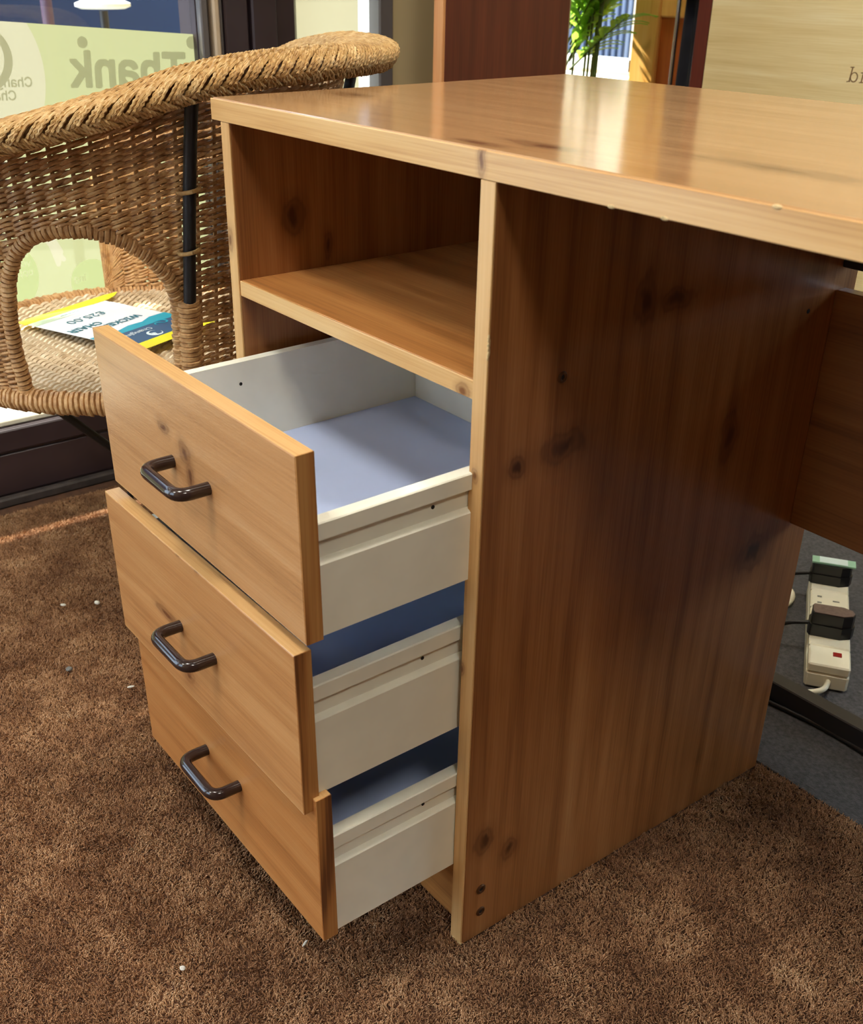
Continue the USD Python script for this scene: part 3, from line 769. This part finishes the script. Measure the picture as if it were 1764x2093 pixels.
part(sg, 'footer_print', sgp(sbox(.030, .004, .148, .020), .0007), M['pale_green_print'], smooth=False, label='pale green footer band')
part(sg, 'footer_line', sgp(shapely.union_all([sbox(.050 + .007 * k, .012, .0555 + .007 * k, .0135) for k in range(7)]), .0012, .0002), M['teal_ink'], smooth=False, kind='stuff', label='tiny line of print in the footer')
def sign_text(s, h, u0, v0, mat, lab, bold=False, lift=.0012):
    part(sg, 'lettering', sgp(aff.translate(letters(s, h, bold), u0, v0), lift, .0002), M[mat], smooth=False, label=lab)
sign_text('£25.00', .0140, .050, .040, 'teal_ink', 'price')
sign_text('WICKER', .0125, .034, .092, 'teal_ink', 'item name', True)
sign_text('CHAIR', .0125, .088, .073, 'teal_ink', 'item name', True)
sign_text('Changing', .0085, .070, .150, 'white_ink', 'white header lettering', lift=.0014)
lg = Point(.085, .174).buffer(.011, 24).difference(Point(.0825, .173).buffer(.0085, 24))
lg = shapely.union_all([lg] + [shapely.LineString([(.085, .174), (.085 + .008 * math.cos(a), .174 + .008 * math.sin(a))]).buffer(.0008) for a in (0.2, .7, 1.2, -0.4)])
part(sg, 'emblem', sgp(lg, .0014, .0002), M['white_ink'], smooth=False, label='white ring emblem')
lf = shapely.union_all([Point(.040, .146).buffer(.008, 20).difference(Point(.0422, .146).buffer(.0065, 20)), Point(.051, .150).buffer(.0065, 20).difference(Point(.051, .152).buffer(.0055, 20))])
part(sg, 'emblem', sgp(lf, .0014, .0002), M['teal'], smooth=False, label='teal leaf emblem')

# ------------------------------------------------------------------ behind the desk
tb = thing('tall_board', (-0.632, 0.9, 0), 'tall dark mahogany board with a pale orange front lipping, standing behind the desk', 'board')
part(tb, 'panel', bx(-0.645, -0.620, 0.757, 1.042, 0.002, 1.9, .001), M['mahogany'])
part(tb, 'lipping', bx(-0.645, -0.6205, 0.75, 0.757, 0.002, 1.9, .001), M['lipping'], label='pale orange lipping')

pc = thing('display_cabinet', (0.0, 1.55, 0), 'pale ply-backed cabinet with dark red side edge and printed letters, behind the desk', 'cabinet')
PY = 1.4
bk = part(pc, 'back_board', bx(-0.592, 0.55, PY, PY + .006, 0.25, 1.75, .0005), M['ply'], label='pale ply back board')
for x0 in (-0.625, 0.55):
    part(pc, 'side_panel', bx(x0, x0 + .031, PY - .001, PY + .33, 0.0, 1.75, .001), M['mahogany'], label='dark red side')
part(pc, 'base', bx(-0.594, 0.55, PY + .006, PY + .33, 0.25, 0.28), M['mahogany'])
part(pc, 'cabinet_top', bx(-0.594, 0.55, PY + .006, PY + .33, 1.72, 1.75), M['mahogany'])
# serif letters drawn as strokes: b y
def serif_b():
    st = [shapely.LineString([(0.004, 0.024), (0.0015, 0.0015)]).buffer(.0011), shapely.LineString([(0.000, 0.0242), (0.0065, 0.0246)]).buffer(.0008), shapely.LineString([(-.003, .0004), (.003, .0014)]).buffer(.0008)]
    ringb = aff.scale(Point(0.0098, 0.0085).buffer(0.0085, 24), .9, 1).difference(aff.scale(Point(0.0095, 0.0087).buffer(0.0065, 24), .88, 1.02))
    return shapely.union_all(st + [ringb])
def serif_r():
    return shapely.union_all([shapely.LineString([(0.027, .0165), (.0255, .0012)]).buffer(.0011), shapely.LineString([(.0225, .0165), (.0275, .0168)]).buffer(.0008),
                              shapely.LineString([(.022, .0006), (.029, .0012)]).buffer(.0008), shapely.LineString([(.0262, .012), (.030, .0162), (.034, .0158)]).buffer(.0009)])
def facing(poly, x, z, y):
    return on_plane(extrude(poly, .0004), np.array([x, y, z]), (1, 0, 0), (0, 0, 1))
part(bk, 'lettering', facing(serif_b(), -0.267, 0.663, PY + .0001), M['ink'], label='brown printed letter')
part(bk, 'lettering', facing(serif_r(), -0.267, 0.663, PY + .0001), M['ink'], label='brown printed letter')

pp = thing('pine_cupboard', (-0.9, 2.0, 0), 'golden pine framed cupboard with orange brown door panel, behind the coat', 'cupboard')
part(pp, 'stile', bx(-1.252, -1.164, 1.9, 1.93, 0, 1.5, .004), M['golden_pine'])
part(pp, 'stile', bx(-0.75, -0.66, 1.9, 1.93, 0, 1.5, .004), M['golden_pine'])
part(pp, 'rail', bx(-1.164, -0.75, 1.902, 1.928, 0.729, 0.86, .004), M['golden_pine'])
part(pp, 'rail', bx(-1.164, -0.75, 1.902, 1.928, 0.0, 0.10, .004), M['golden_pine'])
part(pp, 'rail', bx(-1.164, -0.75, 1.902, 1.928, 1.40, 1.5, .004), M['golden_pine'])
part(pp, 'door_panel', bx(-1.17, -0.745, 1.912, 1.922, 0.09, 0.735, .002), M['orange_panel'], label='orange brown panel')
part(pp, 'door_panel', bx(-1.17, -0.745, 1.912, 1.922, 0.855, 1.41, .002), M['golden_pine'])
part(pp, 'carcass', join([bx(-1.252, -1.235, 1.93, 2.18, 0, 1.5), bx(-.68, -.66, 1.93, 2.18, 0, 1.5), bx(-1.235, -.68, 1.93, 2.18, 1.48, 1.5)]), M['golden_pine'])

# garment rail with a black coat
gr = thing('garment_rail', (-0.75, 1.7, 0), 'slim chrome garment rail post and bar carrying the black coat', 'garment rail')
for x in (-0.948, -0.655):
    part(gr, 'post', tube([(x, 1.72, 0.02), (x, 1.72, 1.55)], .0055, 12), M['chrome'], smooth=60)
    part(gr, 'foot', bx(x - .02, x + .02, 1.55, 1.88, 0.002, 0.022, .004), M['black_steel'])
part(gr, 'bar', tube([(-0.95, 1.72, 1.55), (-0.65, 1.72, 1.55)], .0055, 12), M['chrome'], smooth=60)
ct = thing('coat', (-0.84, 1.70, 0.35), 'long black coat hanging in folds from the chrome garment rail', 'coat')
def folds(cx_, cy_, z0, z1, hx, hy, amp, seed, lobes=9):
    nz_, na = 36, 72
    zz = np.linspace(z0, z1, nz_); a = np.linspace(0, 2 * np.pi, na, endpoint=False)
    v = []
    for i, z in enumerate(zz):
        t = i / (nz_ - 1)
        sc = np.interp(t, [0, .75, .92, 1], [1.0, .86, .72, .22])
        rr = 1 + amp * (1 - t) * np.sin(lobes * a + seed + 1.5 * t) + .05 * np.sin(3 * a + seed * 2)
        v.append(np.stack([cx_ + hx * sc * rr * np.cos(a), cy_ + hy * sc * rr * np.sin(a), 0 * a + z], 1))
    v = np.vstack(v)
    f = []
    for i in range(nz_ - 1):
        for j in range(na):
            p, q = i * na + j, i * na + (j + 1) % na
            f += [[p, q, q + na], [p, q + na, p + na]]
    return v, np.array(f)
part(ct, 'body', folds(-0.850, 1.72, .40, 1.47, .055, .062, .16, 1.0), M['black_cloth'], smooth=80)
part(ct, 'sleeve', folds(-0.850, 1.645, .78, 1.40, .034, .034, .10, 2.0, 5), M['black_cloth'], smooth=80)
part(ct, 'sleeve', folds(-0.850, 1.795, .78, 1.40, .034, .034, .10, 3.0, 5), M['black_cloth'], smooth=80)
part(ct, 'hanger', tube(fillet([(-0.850, 1.72, 1.45), (-0.850, 1.72, 1.53), (-0.850, 1.705, 1.566), (-0.850, 1.735, 1.562)], .01), .002, 8), M['chrome'], smooth=60)

# palm in front of the back window
pl = thing('potted_palm', (-1.27, 1.78, 0), 'bright green potted palm with thin cane stems in front of the back window', 'plant')
part(pl, 'pot', lathe([(0, 0), (.10, 0), (.13, .24), (.14, .25), (.14, .27), (.125, .27), (.12, .23), (0, .22)], (-1.27, 1.78, .003), 32), M['pot'], smooth=40)
part(pl, 'soil', lathe([(0, .21), (.118, .215), (.118, .235), (0, .245)], (-1.27, 1.78, .003), 24), M['soil'])
prng = np.random.default_rng(5)
def frond(base, az, length, rise, droop, n=13):
    t = np.linspace(0, 1, 24)
    d_ = np.array([math.cos(az), math.sin(az), 0])
    P = base + np.outer(t * length * .75, d_) + np.outer(rise * t - droop * t ** 2.2, [0, 0, 1.0])
    ms = [tube(P, np.linspace(.0032, .001, 24), 5)]
    tt, nn, bb_ = frames(P)
    sidev = np.cross(d_, [0, 0, 1.0])
    leaves = []
    for i in range(n):
        f_ = .18 + .8 * i / n
        j = int(f_ * 23)
        for s in (-1, 1):
            ln = (.13 - .06 * abs(f_ - .45)) * prng.uniform(.85, 1.15)
            dirv = tt[j] * .75 + s * sidev * .75 + np.array([0, 0, .15]); dirv /= np.linalg.norm(dirv)
            wv_ = np.cross(dirv, [0, 0, 1.0]); wv_ /= np.linalg.norm(wv_)
            q = np.linspace(0, 1, 6)
            mid = P[j] + np.outer(q * ln, dirv) + np.outer(-.045 * q ** 2, [0, 0, 1.0])
            wd = .011 * np.sin(np.pi * np.clip(q * .92 + .06, 0, 1))
            v = np.vstack([mid + wd[:, None] * wv_, mid - wd[:, None] * wv_ , mid + [0, 0, .0025]])
            k6 = np.arange(5)
            f = np.vstack([np.stack([k6, k6 + 1, k6 + 13], 1), np.stack([k6, k6 + 13, k6 + 12], 1), np.stack([k6 + 12, k6 + 13, k6 + 7], 1), np.stack([k6 + 12, k6 + 7, k6 + 6], 1)])
            leaves.append((v, f))
    return join(ms), leaves
stems = [(-1.318, 1.75), (-1.283, 1.755), (-1.262, 1.75), (-1.247, 1.755), (-1.232, 1.75), (-1.300, 1.80)]
for i, (x, y) in enumerate(stems):
    hgt = [1.02, 1.18, 1.10, 1.25, 1.05, 1.15][i]
    tz = np.linspace(.2, hgt, 10)
    P = np.stack([x + .04 * ((tz - .2) / (hgt - .2)) ** 2 * (1 if i % 2 else .4) + .012 * (tz - .6), y + 0 * tz, tz], 1)
    sp = part(pl, 'stem', tube(P, .0032, 8), M['stem'], smooth=60)
def add_frond(base, az, length, rise, droop, n=13):
    stalk, leaves = frond(np.array(base), az, length, rise, droop, n)
    fp = part(pl, 'frond', stalk, M['stem'], smooth=60)
    part(fp, 'leaflets', join(leaves), M['leaf'], smooth=False)
add_frond((-1.315, 1.74, .60), 0.15, .24, .16, .02, 9)
add_frond((-1.33, 1.75, .62), 0.5, .22, .26, .03, 9)
add_frond((-1.34, 1.76, .66), -0.3, .26, .24, .04, 9)
for (x_, z_, a_, l_, r_) in ((-1.34, .63, .35, .17, .20), (-1.34, .66, .7, .18, .24), (-1.35, .69, .1, .22, .22), (-1.35, .72, -.5, .20, .20), (-1.33, .70, .55, .20, .26), (-1.31, .74, .3, .18, .22), (-1.34, .60, .9, .12, .22), (-1.36, .66, 1.2, .12, .24), (-1.30, .78, -.2, .2, .2)):
    add_frond((x_, 1.745, z_), a_, l_, r_, .03, 9)
for k in range(9):
    add_frond((stems[k % 6][0] + .02, stems[k % 6][1], .95 + .03 * k), math.radians(165 + (k * 47) % 130), .34, .24, .22)

# black steel floor bar, power strip, plugs and cables
sb_ = thing('floor_bar', (0.6, 0.592, 0.002), 'long black steel bar lying on the grey carpet behind the desk', 'bar')
part(sb_, 'tube', moved(bx(-.85, .85, -.0115, .0115, 0.006, 0.033, .0015), Rotation.from_euler('z', 1.0, degrees=True).as_matrix(), (0.75, 0.594, 0)), M['black_steel'])
for x in (-0.02, 1.5):
    part(sb_, 'foot', moved(bx(-.02, .02, -.02, .02, .002, .007, .001), None, (x, 0.594 + (x - .75) * .0175, 0)), M['black_plastic'])
PA, PB = np.array([0.340, 0.655]), np.array([0.1955, 0.868])
pd = (PB - PA) / np.linalg.norm(PB - PA); pn = np.array([pd[1], -pd[0]])
PL = np.linalg.norm(PB - PA)
def ps(m): return on_plane(m, np.array([PA[0], PA[1], 0.003]), np.array([*pn, 0]), np.array([*pd, 0]))
pst = thing('power_strip', (*((PA + PB) / 2), 0), 'cream four-socket power strip lying on the dark grey carpet', 'power strip')
part(pst, 'base', ps(bx(-.027, .027, 0, PL, .0, .024, .003)), M['cream_plastic'])
cell = (PL - .05) / 4
for k in range(4):
    y0 = .048 + k * cell
    s_ = part(pst, 'socket', ps(bx(-.0262, .0262, y0 + .0006, y0 + cell - .0006, .024, .037, .002)), M['cream_plastic'])
    if k in (1, 2):
        cy_ = y0 + cell * .5
        part(s_, 'slot', ps(join([bx(-.017, -.011, cy_ - .014, cy_ - .010, .0368, .0374, .0002), bx(-.017, -.011, cy_ + .004, cy_ + .008, .0368, .0374, .0002), bx(.004, .013, cy_ - .004, cy_ - .001, .0368, .0374, .0002)])), M['slot'])
part(pst, 'end_cap', ps(bx(-.0262, .0262, .0, .0474, .024, .037, .002)), M['cream_plastic'])
part(pst, 'switch', ps(bx(.004, .015, .026, .035, .0365, .0385, .0005)), M['red'], label='small red indicator')
cab = fillet([np.array([*(PA + pn * .002 + pd * .0), .016]), np.array([*(PA - pd * .022 - pn * .002), .016]), np.array([*(PA - pd * .03 - pn * .03), .010]), np.array([0.20, 0.60, .007]), np.array([-.1, 0.62, .007])], .012)
cab = join([tube(cab, .0038, 8)])
part(pst, 'cable', cab, M['cream_plastic'], smooth=60, label='cream mains cable')
def plug(yc, topmat, name, label, h):
    t = thing(name, (*(PA + pd * yc), .04), label, 'plug', None)
    out = Polygon([(-.026, -.013), (.012, -.014), (.024, -.008), (.027, 0), (.024, .008), (.012, .014), (-.026, .013), (-.028, .008), (-.028, -.008)]).buffer(.002)
    def lay(poly, z0, z1): return ps(moved(extrude(aff.translate(poly, 0, yc), z1 - z0), None, (0, 0, z0)))
    part(t, 'body', join([lay(out, .0375, .0375 + h * .5), lay(out.buffer(-.002), .0375 + h * .5, .0375 + h)]), M['black_plastic'], label='black plug body')
    return t, lay, out
t1, lay, out = plug(.085, 'brown_plastic', 'mains_plug', 'black plug with a worn brown top, nearer end of the power strip', .034)
part(t1, 'plug_top', lay(out.buffer(-.003), .0716, .0726), M['brown_plastic'], label='worn brown top')
part(t1, 'flex', tube(fillet([np.array([*(PA + pd * .085 - pn * .026), .052]), np.array([*(PA + pd * .085 - pn * .06), .045]), np.array([*(PA + pd * .08 - pn * .10), .008]), np.array([*(PA + pd * .05 - pn * .3), .008])], .015), .003, 8), M['black_plastic'], smooth=60)
t2, lay, out = plug(PL - .022, 'green', 'mains_plug', 'black plug with a pale green and white label, far end of the power strip', .030)
lb = part(t2, 'label_tape', lay(sbox(-.030, -.009, .030, .011), .0676, .0700), M['green_tape'], label='pale green tape')
part(lb, 'label_paper', lay(sbox(-.020, -.008, .019, .010), .0701, .0706), M['white_label'], label='white paper label')
part(t2, 'flex', tube(fillet([np.array([*(PA + pd * (PL - .022) - pn * .026), .050]), np.array([*(PA + pd * (PL - .02) - pn * .06), .04]), np.array([*(PA + pd * (PL - .03) - pn * .12), .024]), np.array([*(PA + pd * PL * .6 - pn * .35), .021])], .015), .003, 8), M['black_plastic'], smooth=60)
single('cable', tube(fillet([(-.2, .72, .009), (0.165, 0.835, .010), (0.19, 0.78, .009), (0.10, 0.70, .009), (-.2, .66, .009)], .03, 8), .0048, 8), M['cream_plastic'], 'cream cable looping out behind the desk pedestal beside the power strip', 'cable', smooth=60)
single('cable', tube(fillet([(-.1, .56, .006), (0.30, 0.566, .006), (0.387, 0.581, .006), (0.55, 0.57, .006), (0.9, .58, .006)], .05, 8), .0034, 8), M['black_plastic'], 'thin black cable lying along the front of the floor bar', 'cable', smooth=60)
single('cable_end', tube(fillet([(-.02, 1.06, .012), (0.05, 1.045, .012), (0.075, 1.045, .012)], .01), .012, 10), M['cream_plastic'], 'cream cable end peeping out below the modesty panel', 'cable', smooth=60)

# crumbs and lint on the carpet
def bit(x, y, z, sx, sy, sz, mat, label, rot):
    s = trimesh.creation.icosphere(subdivisions=2, radius=1.0)
    v = np.array(s.vertices)
    v = v * (1 + .25 * (meshkit.noise(v * 1.7 + x * 50)[:, None] - .5))
    single('crumb', moved((v * [sx, sy, sz], s.faces), Rotation.from_euler('z', rot).as_matrix(), (x, y, z)), mat, label, 'crumb', 'bits on the carpet', smooth=True)
bit(-0.422, -0.037, .008, .0050, .0038, .0022, M['lint'], 'round white crumb on the brown carpet left of the drawers', .2)
bit(-0.445, -0.080, .008, .0045, .0028, .0015, M['lint'], 'small white flake on the carpet farther left than the round crumb', .7)
bit(-0.281, -0.135, .008, .0045, .0042, .0028, M['grey_bit'], 'dark grey grit on the brown carpet at far left', 1.0)
bit(-0.195, -0.085, .008, .0048, .0020, .0012, M['lint'], 'slim white flake on the carpet beside the lowest drawer', 1.3)
bit(0.254, -0.233, .008, .0030, .0026, .0012, M['lint'], 'tiny white speck near the bottom of the carpet', .4)
bit(0.297, -0.124, .008, .0046, .0014, .0010, M['lint'], 'thin white thread on the carpet below the lowest drawer', 2.0)

# ------------------------------------------------------------------ carpet pile
def pile(path, N, x0, x1, y0, y1, hmin, hmax, mat, width, seed):
    q = np.random.default_rng(seed)
    P = np.stack([q.uniform(x0, x1, N), q.uniform(y0, y1, N)], 1)
    foot = ((P[:, 0] > -.002) & (P[:, 0] < .018) & (P[:, 1] > 0)) | ((P[:, 0] > W_ - TP - .002) & (P[:, 0] < W_ + .002) & (P[:, 1] > 0)) | ((P[:, 1] > .015) & (P[:, 1] < .033) & (P[:, 0] > 0) & (P[:, 0] < W_))
    P = P[~foot]
    N = len(P)
    p3 = np.column_stack([P, np.zeros(N)])
    n1 = meshkit.fbm(p3 * 40, 3, 3); n2 = meshkit.fbm(p3 * 26 + 40, 3, 9); n3 = meshkit.fbm(p3 * 130, 2, 5); n4 = meshkit.fbm(p3 * 130 + 9, 2, 6)
    ang = 3 * np.pi * (n1 - .5) + 9 * (n3 - .5) + q.normal(0, 1.2, N)
    h = q.uniform(hmin, hmax, N) * (.85 + .3 * n2)
    lean = h * (.45 + .5 * n4) 
    d_ = np.stack([np.cos(ang), np.sin(ang)], 1)
    curl = q.normal(0, .45, N)
    dd = np.stack([np.cos(ang + curl), np.sin(ang + curl)], 1)
    z0 = np.zeros(N)
    a = np.column_stack([P, z0 - .001])
    b_ = np.column_stack([P + d_ * lean[:, None] * .45, h * .62])
    c = np.column_stack([P + d_ * lean[:, None] * .5 + dd * lean[:, None] * .6, h])
    pts = np.stack([a, b_, c], 1).reshape(-1, 3)
    w = np.tile([width, width, width * .5], (N, 1)).reshape(-1)
    bc = UsdGeom.BasisCurves.Define(stage, path)
    bc.CreateTypeAttr('linear')
    bc.CreateCurveVertexCountsAttr(Vt.IntArray.FromNumpy(np.full(N, 3, np.int32)))
    bc.CreatePointsAttr(Vt.Vec3fArray.FromNumpy(pts.astype(np.float32)))
    bc.CreateWidthsAttr(Vt.FloatArray.FromNumpy(w.astype(np.float32)))
    bc.SetWidthsInterpolation('vertex')
    UsdShade.MaterialBindingAPI.Apply(bc.GetPrim()).Bind(mat)
    tag(bc.GetPrim(), kind='stuff')
g = Graph()
pos = g('geometry') + '.position'
flat = g('mapping', vector=pos, scale=(1, 1, 0.0)) + '.vector'
a = g('noise_texture', vector=flat, scale=14.0, detail=3.0, roughness=0.6) + '.fac'
b2 = g('noise_texture', vector=flat, scale=700.0, detail=1.0) + '.fac'
s = g.math('add', g.math('add', g.math('multiply', a, .42), .065), g.math('multiply', b2, .5))
col = g('rgb_ramp', fac=s, ramp=[(.36, srgb(106, 70, 48)), (.5, srgb(150, 108, 76)), (.60, srgb(186, 144, 106)), (.70, srgb(222, 190, 152))]) + '.color'
M['pile'] = g.make('carpet_pile', g('principled_bsdf', base_color=col, roughness=0.75, specular_ior_level=0.25) + '.BSDF')
pile('/World/floor/carpet_pile', 850000, -0.80, 1.0, -0.62, 0.463, .0026, .0046, M['pile'], .00085, 21)

# ------------------------------------------------------------------ beyond the window
car = thing('parked_car', (-4.6, 1.6, 0), 'dark blue parked car seen through the clear top of the shop window', 'car')
prof = Polygon([(-2.1, .22), (-2.12, .55), (-2.0, .78), (-1.15, .90), (-.55, 1.38), (.85, 1.40), (1.55, .98), (2.05, .90), (2.12, .5), (2.1, .22)]).buffer(-.05).buffer(.05)
for wx in (-1.3, 1.28):
    prof = prof.difference(Point(wx, .30).buffer(.35, 24))
def carp(poly, x0, x1):
    v, f = arr(extrude(poly, x1 - x0))
    return np.column_stack([x0 + v[:, 2], 1.6 + v[:, 0], v[:, 1] - .06]), f
part(car, 'body', carp(prof, -5.5, -3.85), M['car_paint'], smooth=40)
for pw in (Polygon([(-1.0, .94), (-.5, 1.32), (.1, 1.33), (.1, .94)]), Polygon([(.18, .94), (.18, 1.33), (.8, 1.33), (1.3, .98)])):
    part(car, 'side_window', carp(pw, -3.855, -3.84), M['dark_glass'])
for wx in (-1.3, 1.28):
    for x in (-5.35, -4.0):
        whl = part(car, 'wheel', moved(lathe([(.2, -.1), (.3, -.1), (.31, -.06), (.31, .06), (.3, .1), (.2, .1), (.2, -.1)], n=32), Rotation.from_euler('y', 90, degrees=True).as_matrix(), (x, 1.6 + wx, .25)), M['rubber'], smooth=40)
        part(whl, 'hub', moved(lathe([(0, -.08), (.2, -.08), (.2, .08), (.05, .1), (0, .1)], n=24), Rotation.from_euler('y', 90, degrees=True).as_matrix(), (x, 1.6 + wx, .25)), M['chrome'], smooth=40)
part(car, 'sill_trim', carp(sbox(-.9, .22, .9, .30), -3.85, -3.83), M['rubber'])
tbl = thing('outdoor_table', (-2.2, 0.815, -0.06), 'round white table outside, seen through the clear top of the window', 'table')
part(tbl, 'tabletop', lathe([(0, 0), (.06, 0), (.075, .006), (.075, .014), (.06, .02), (0, .02)], (-2.2, .815, .735), 40), M['white_paint'], smooth=40)
part(tbl, 'pedestal', lathe([(0, 0), (.012, 0), (.012, .78), (0, .78)], (-2.2, .815, -.05), 16), M['black_steel'], smooth=40)
part(tbl, 'foot', lathe([(0, 0), (.12, 0), (.12, .01), (.02, .02), (0, .02)], (-2.2, .815, -.06), 32), M['black_steel'], smooth=40)
pst2 = thing('mauve_post', (-2.4, 0.73, -0.06), 'slim mauve post standing outside beside the white table', 'post')
part(pst2, 'shaft', tube([(-2.4, .73, -.05), (-2.4, .73, 1.1)], .016, 14), M['mauve'], smooth=40)
part(pst2, 'cap', lathe([(0, 0), (.02, 0), (.02, .03), (.008, .045), (0, .045)], (-2.4, .73, 1.1), 16), M['mauve'], smooth=40)
fac = thing('far_shopfront', (-8.6, 1, 0), 'shaded dark blue shopfront across the street', 'building')
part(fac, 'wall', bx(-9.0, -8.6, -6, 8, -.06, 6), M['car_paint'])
for y in (-4, -1.5, 1.0, 3.5, 6):
    wf = part(fac, 'window', bx(-8.6, -8.56, y - .9, y + .9, .5, 2.3, .01), M['frame_grey'])
    part(wf, 'glass', bx(-8.56, -8.55, y - .8, y + .8, .6, 2.2, .005), M['dark_glass'])
# beyond the back window: ribbed blue-grey cladding under beige render
cl = thing('clad_building', (-2.5, 4.0, 0), 'building beyond the back window with ribbed blue-grey cladding under beige render', 'building')
part(cl, 'wall', bx(-7, -1.3, 4.0, 4.3, .86, 4.5), M['beige_render'])
part(cl, 'backing', bx(-7, -1.3, 4.03, 4.3, -.06, .86), M['cladding'])
for k in range(84):
    x = -5.2 + k * .045
    part(cl, 'rib', bx(x, x + .024, 4.0, 4.032, .0, .86, .003), M['cladding'])

aw = thing('sun_block_awning', (-1.5, -0.8, 2.3), 'striped canvas awning out of view, added to keep the sun off the desk', 'sun_block_awning')  # unseen, added and sized to block sun entering above the film
q = Rotation.from_euler('y', -5, degrees=True).as_matrix()
for k in range(12):
    y0 = -2.7 + k * .32
    part(aw, 'canvas_strip', moved(bx(-.53, .68, 0, .318, -.004, .004, .001), q, (-1.64, y0, 2.30)), M['white_paint'] if k % 2 else M['mauve'])
for y in (-2.6, 1.0):
    part(aw, 'arm', tube([(-.96, y, 1.9), (-2.12, y, 2.235)], .012, 10), M['black_steel'], smooth=60)
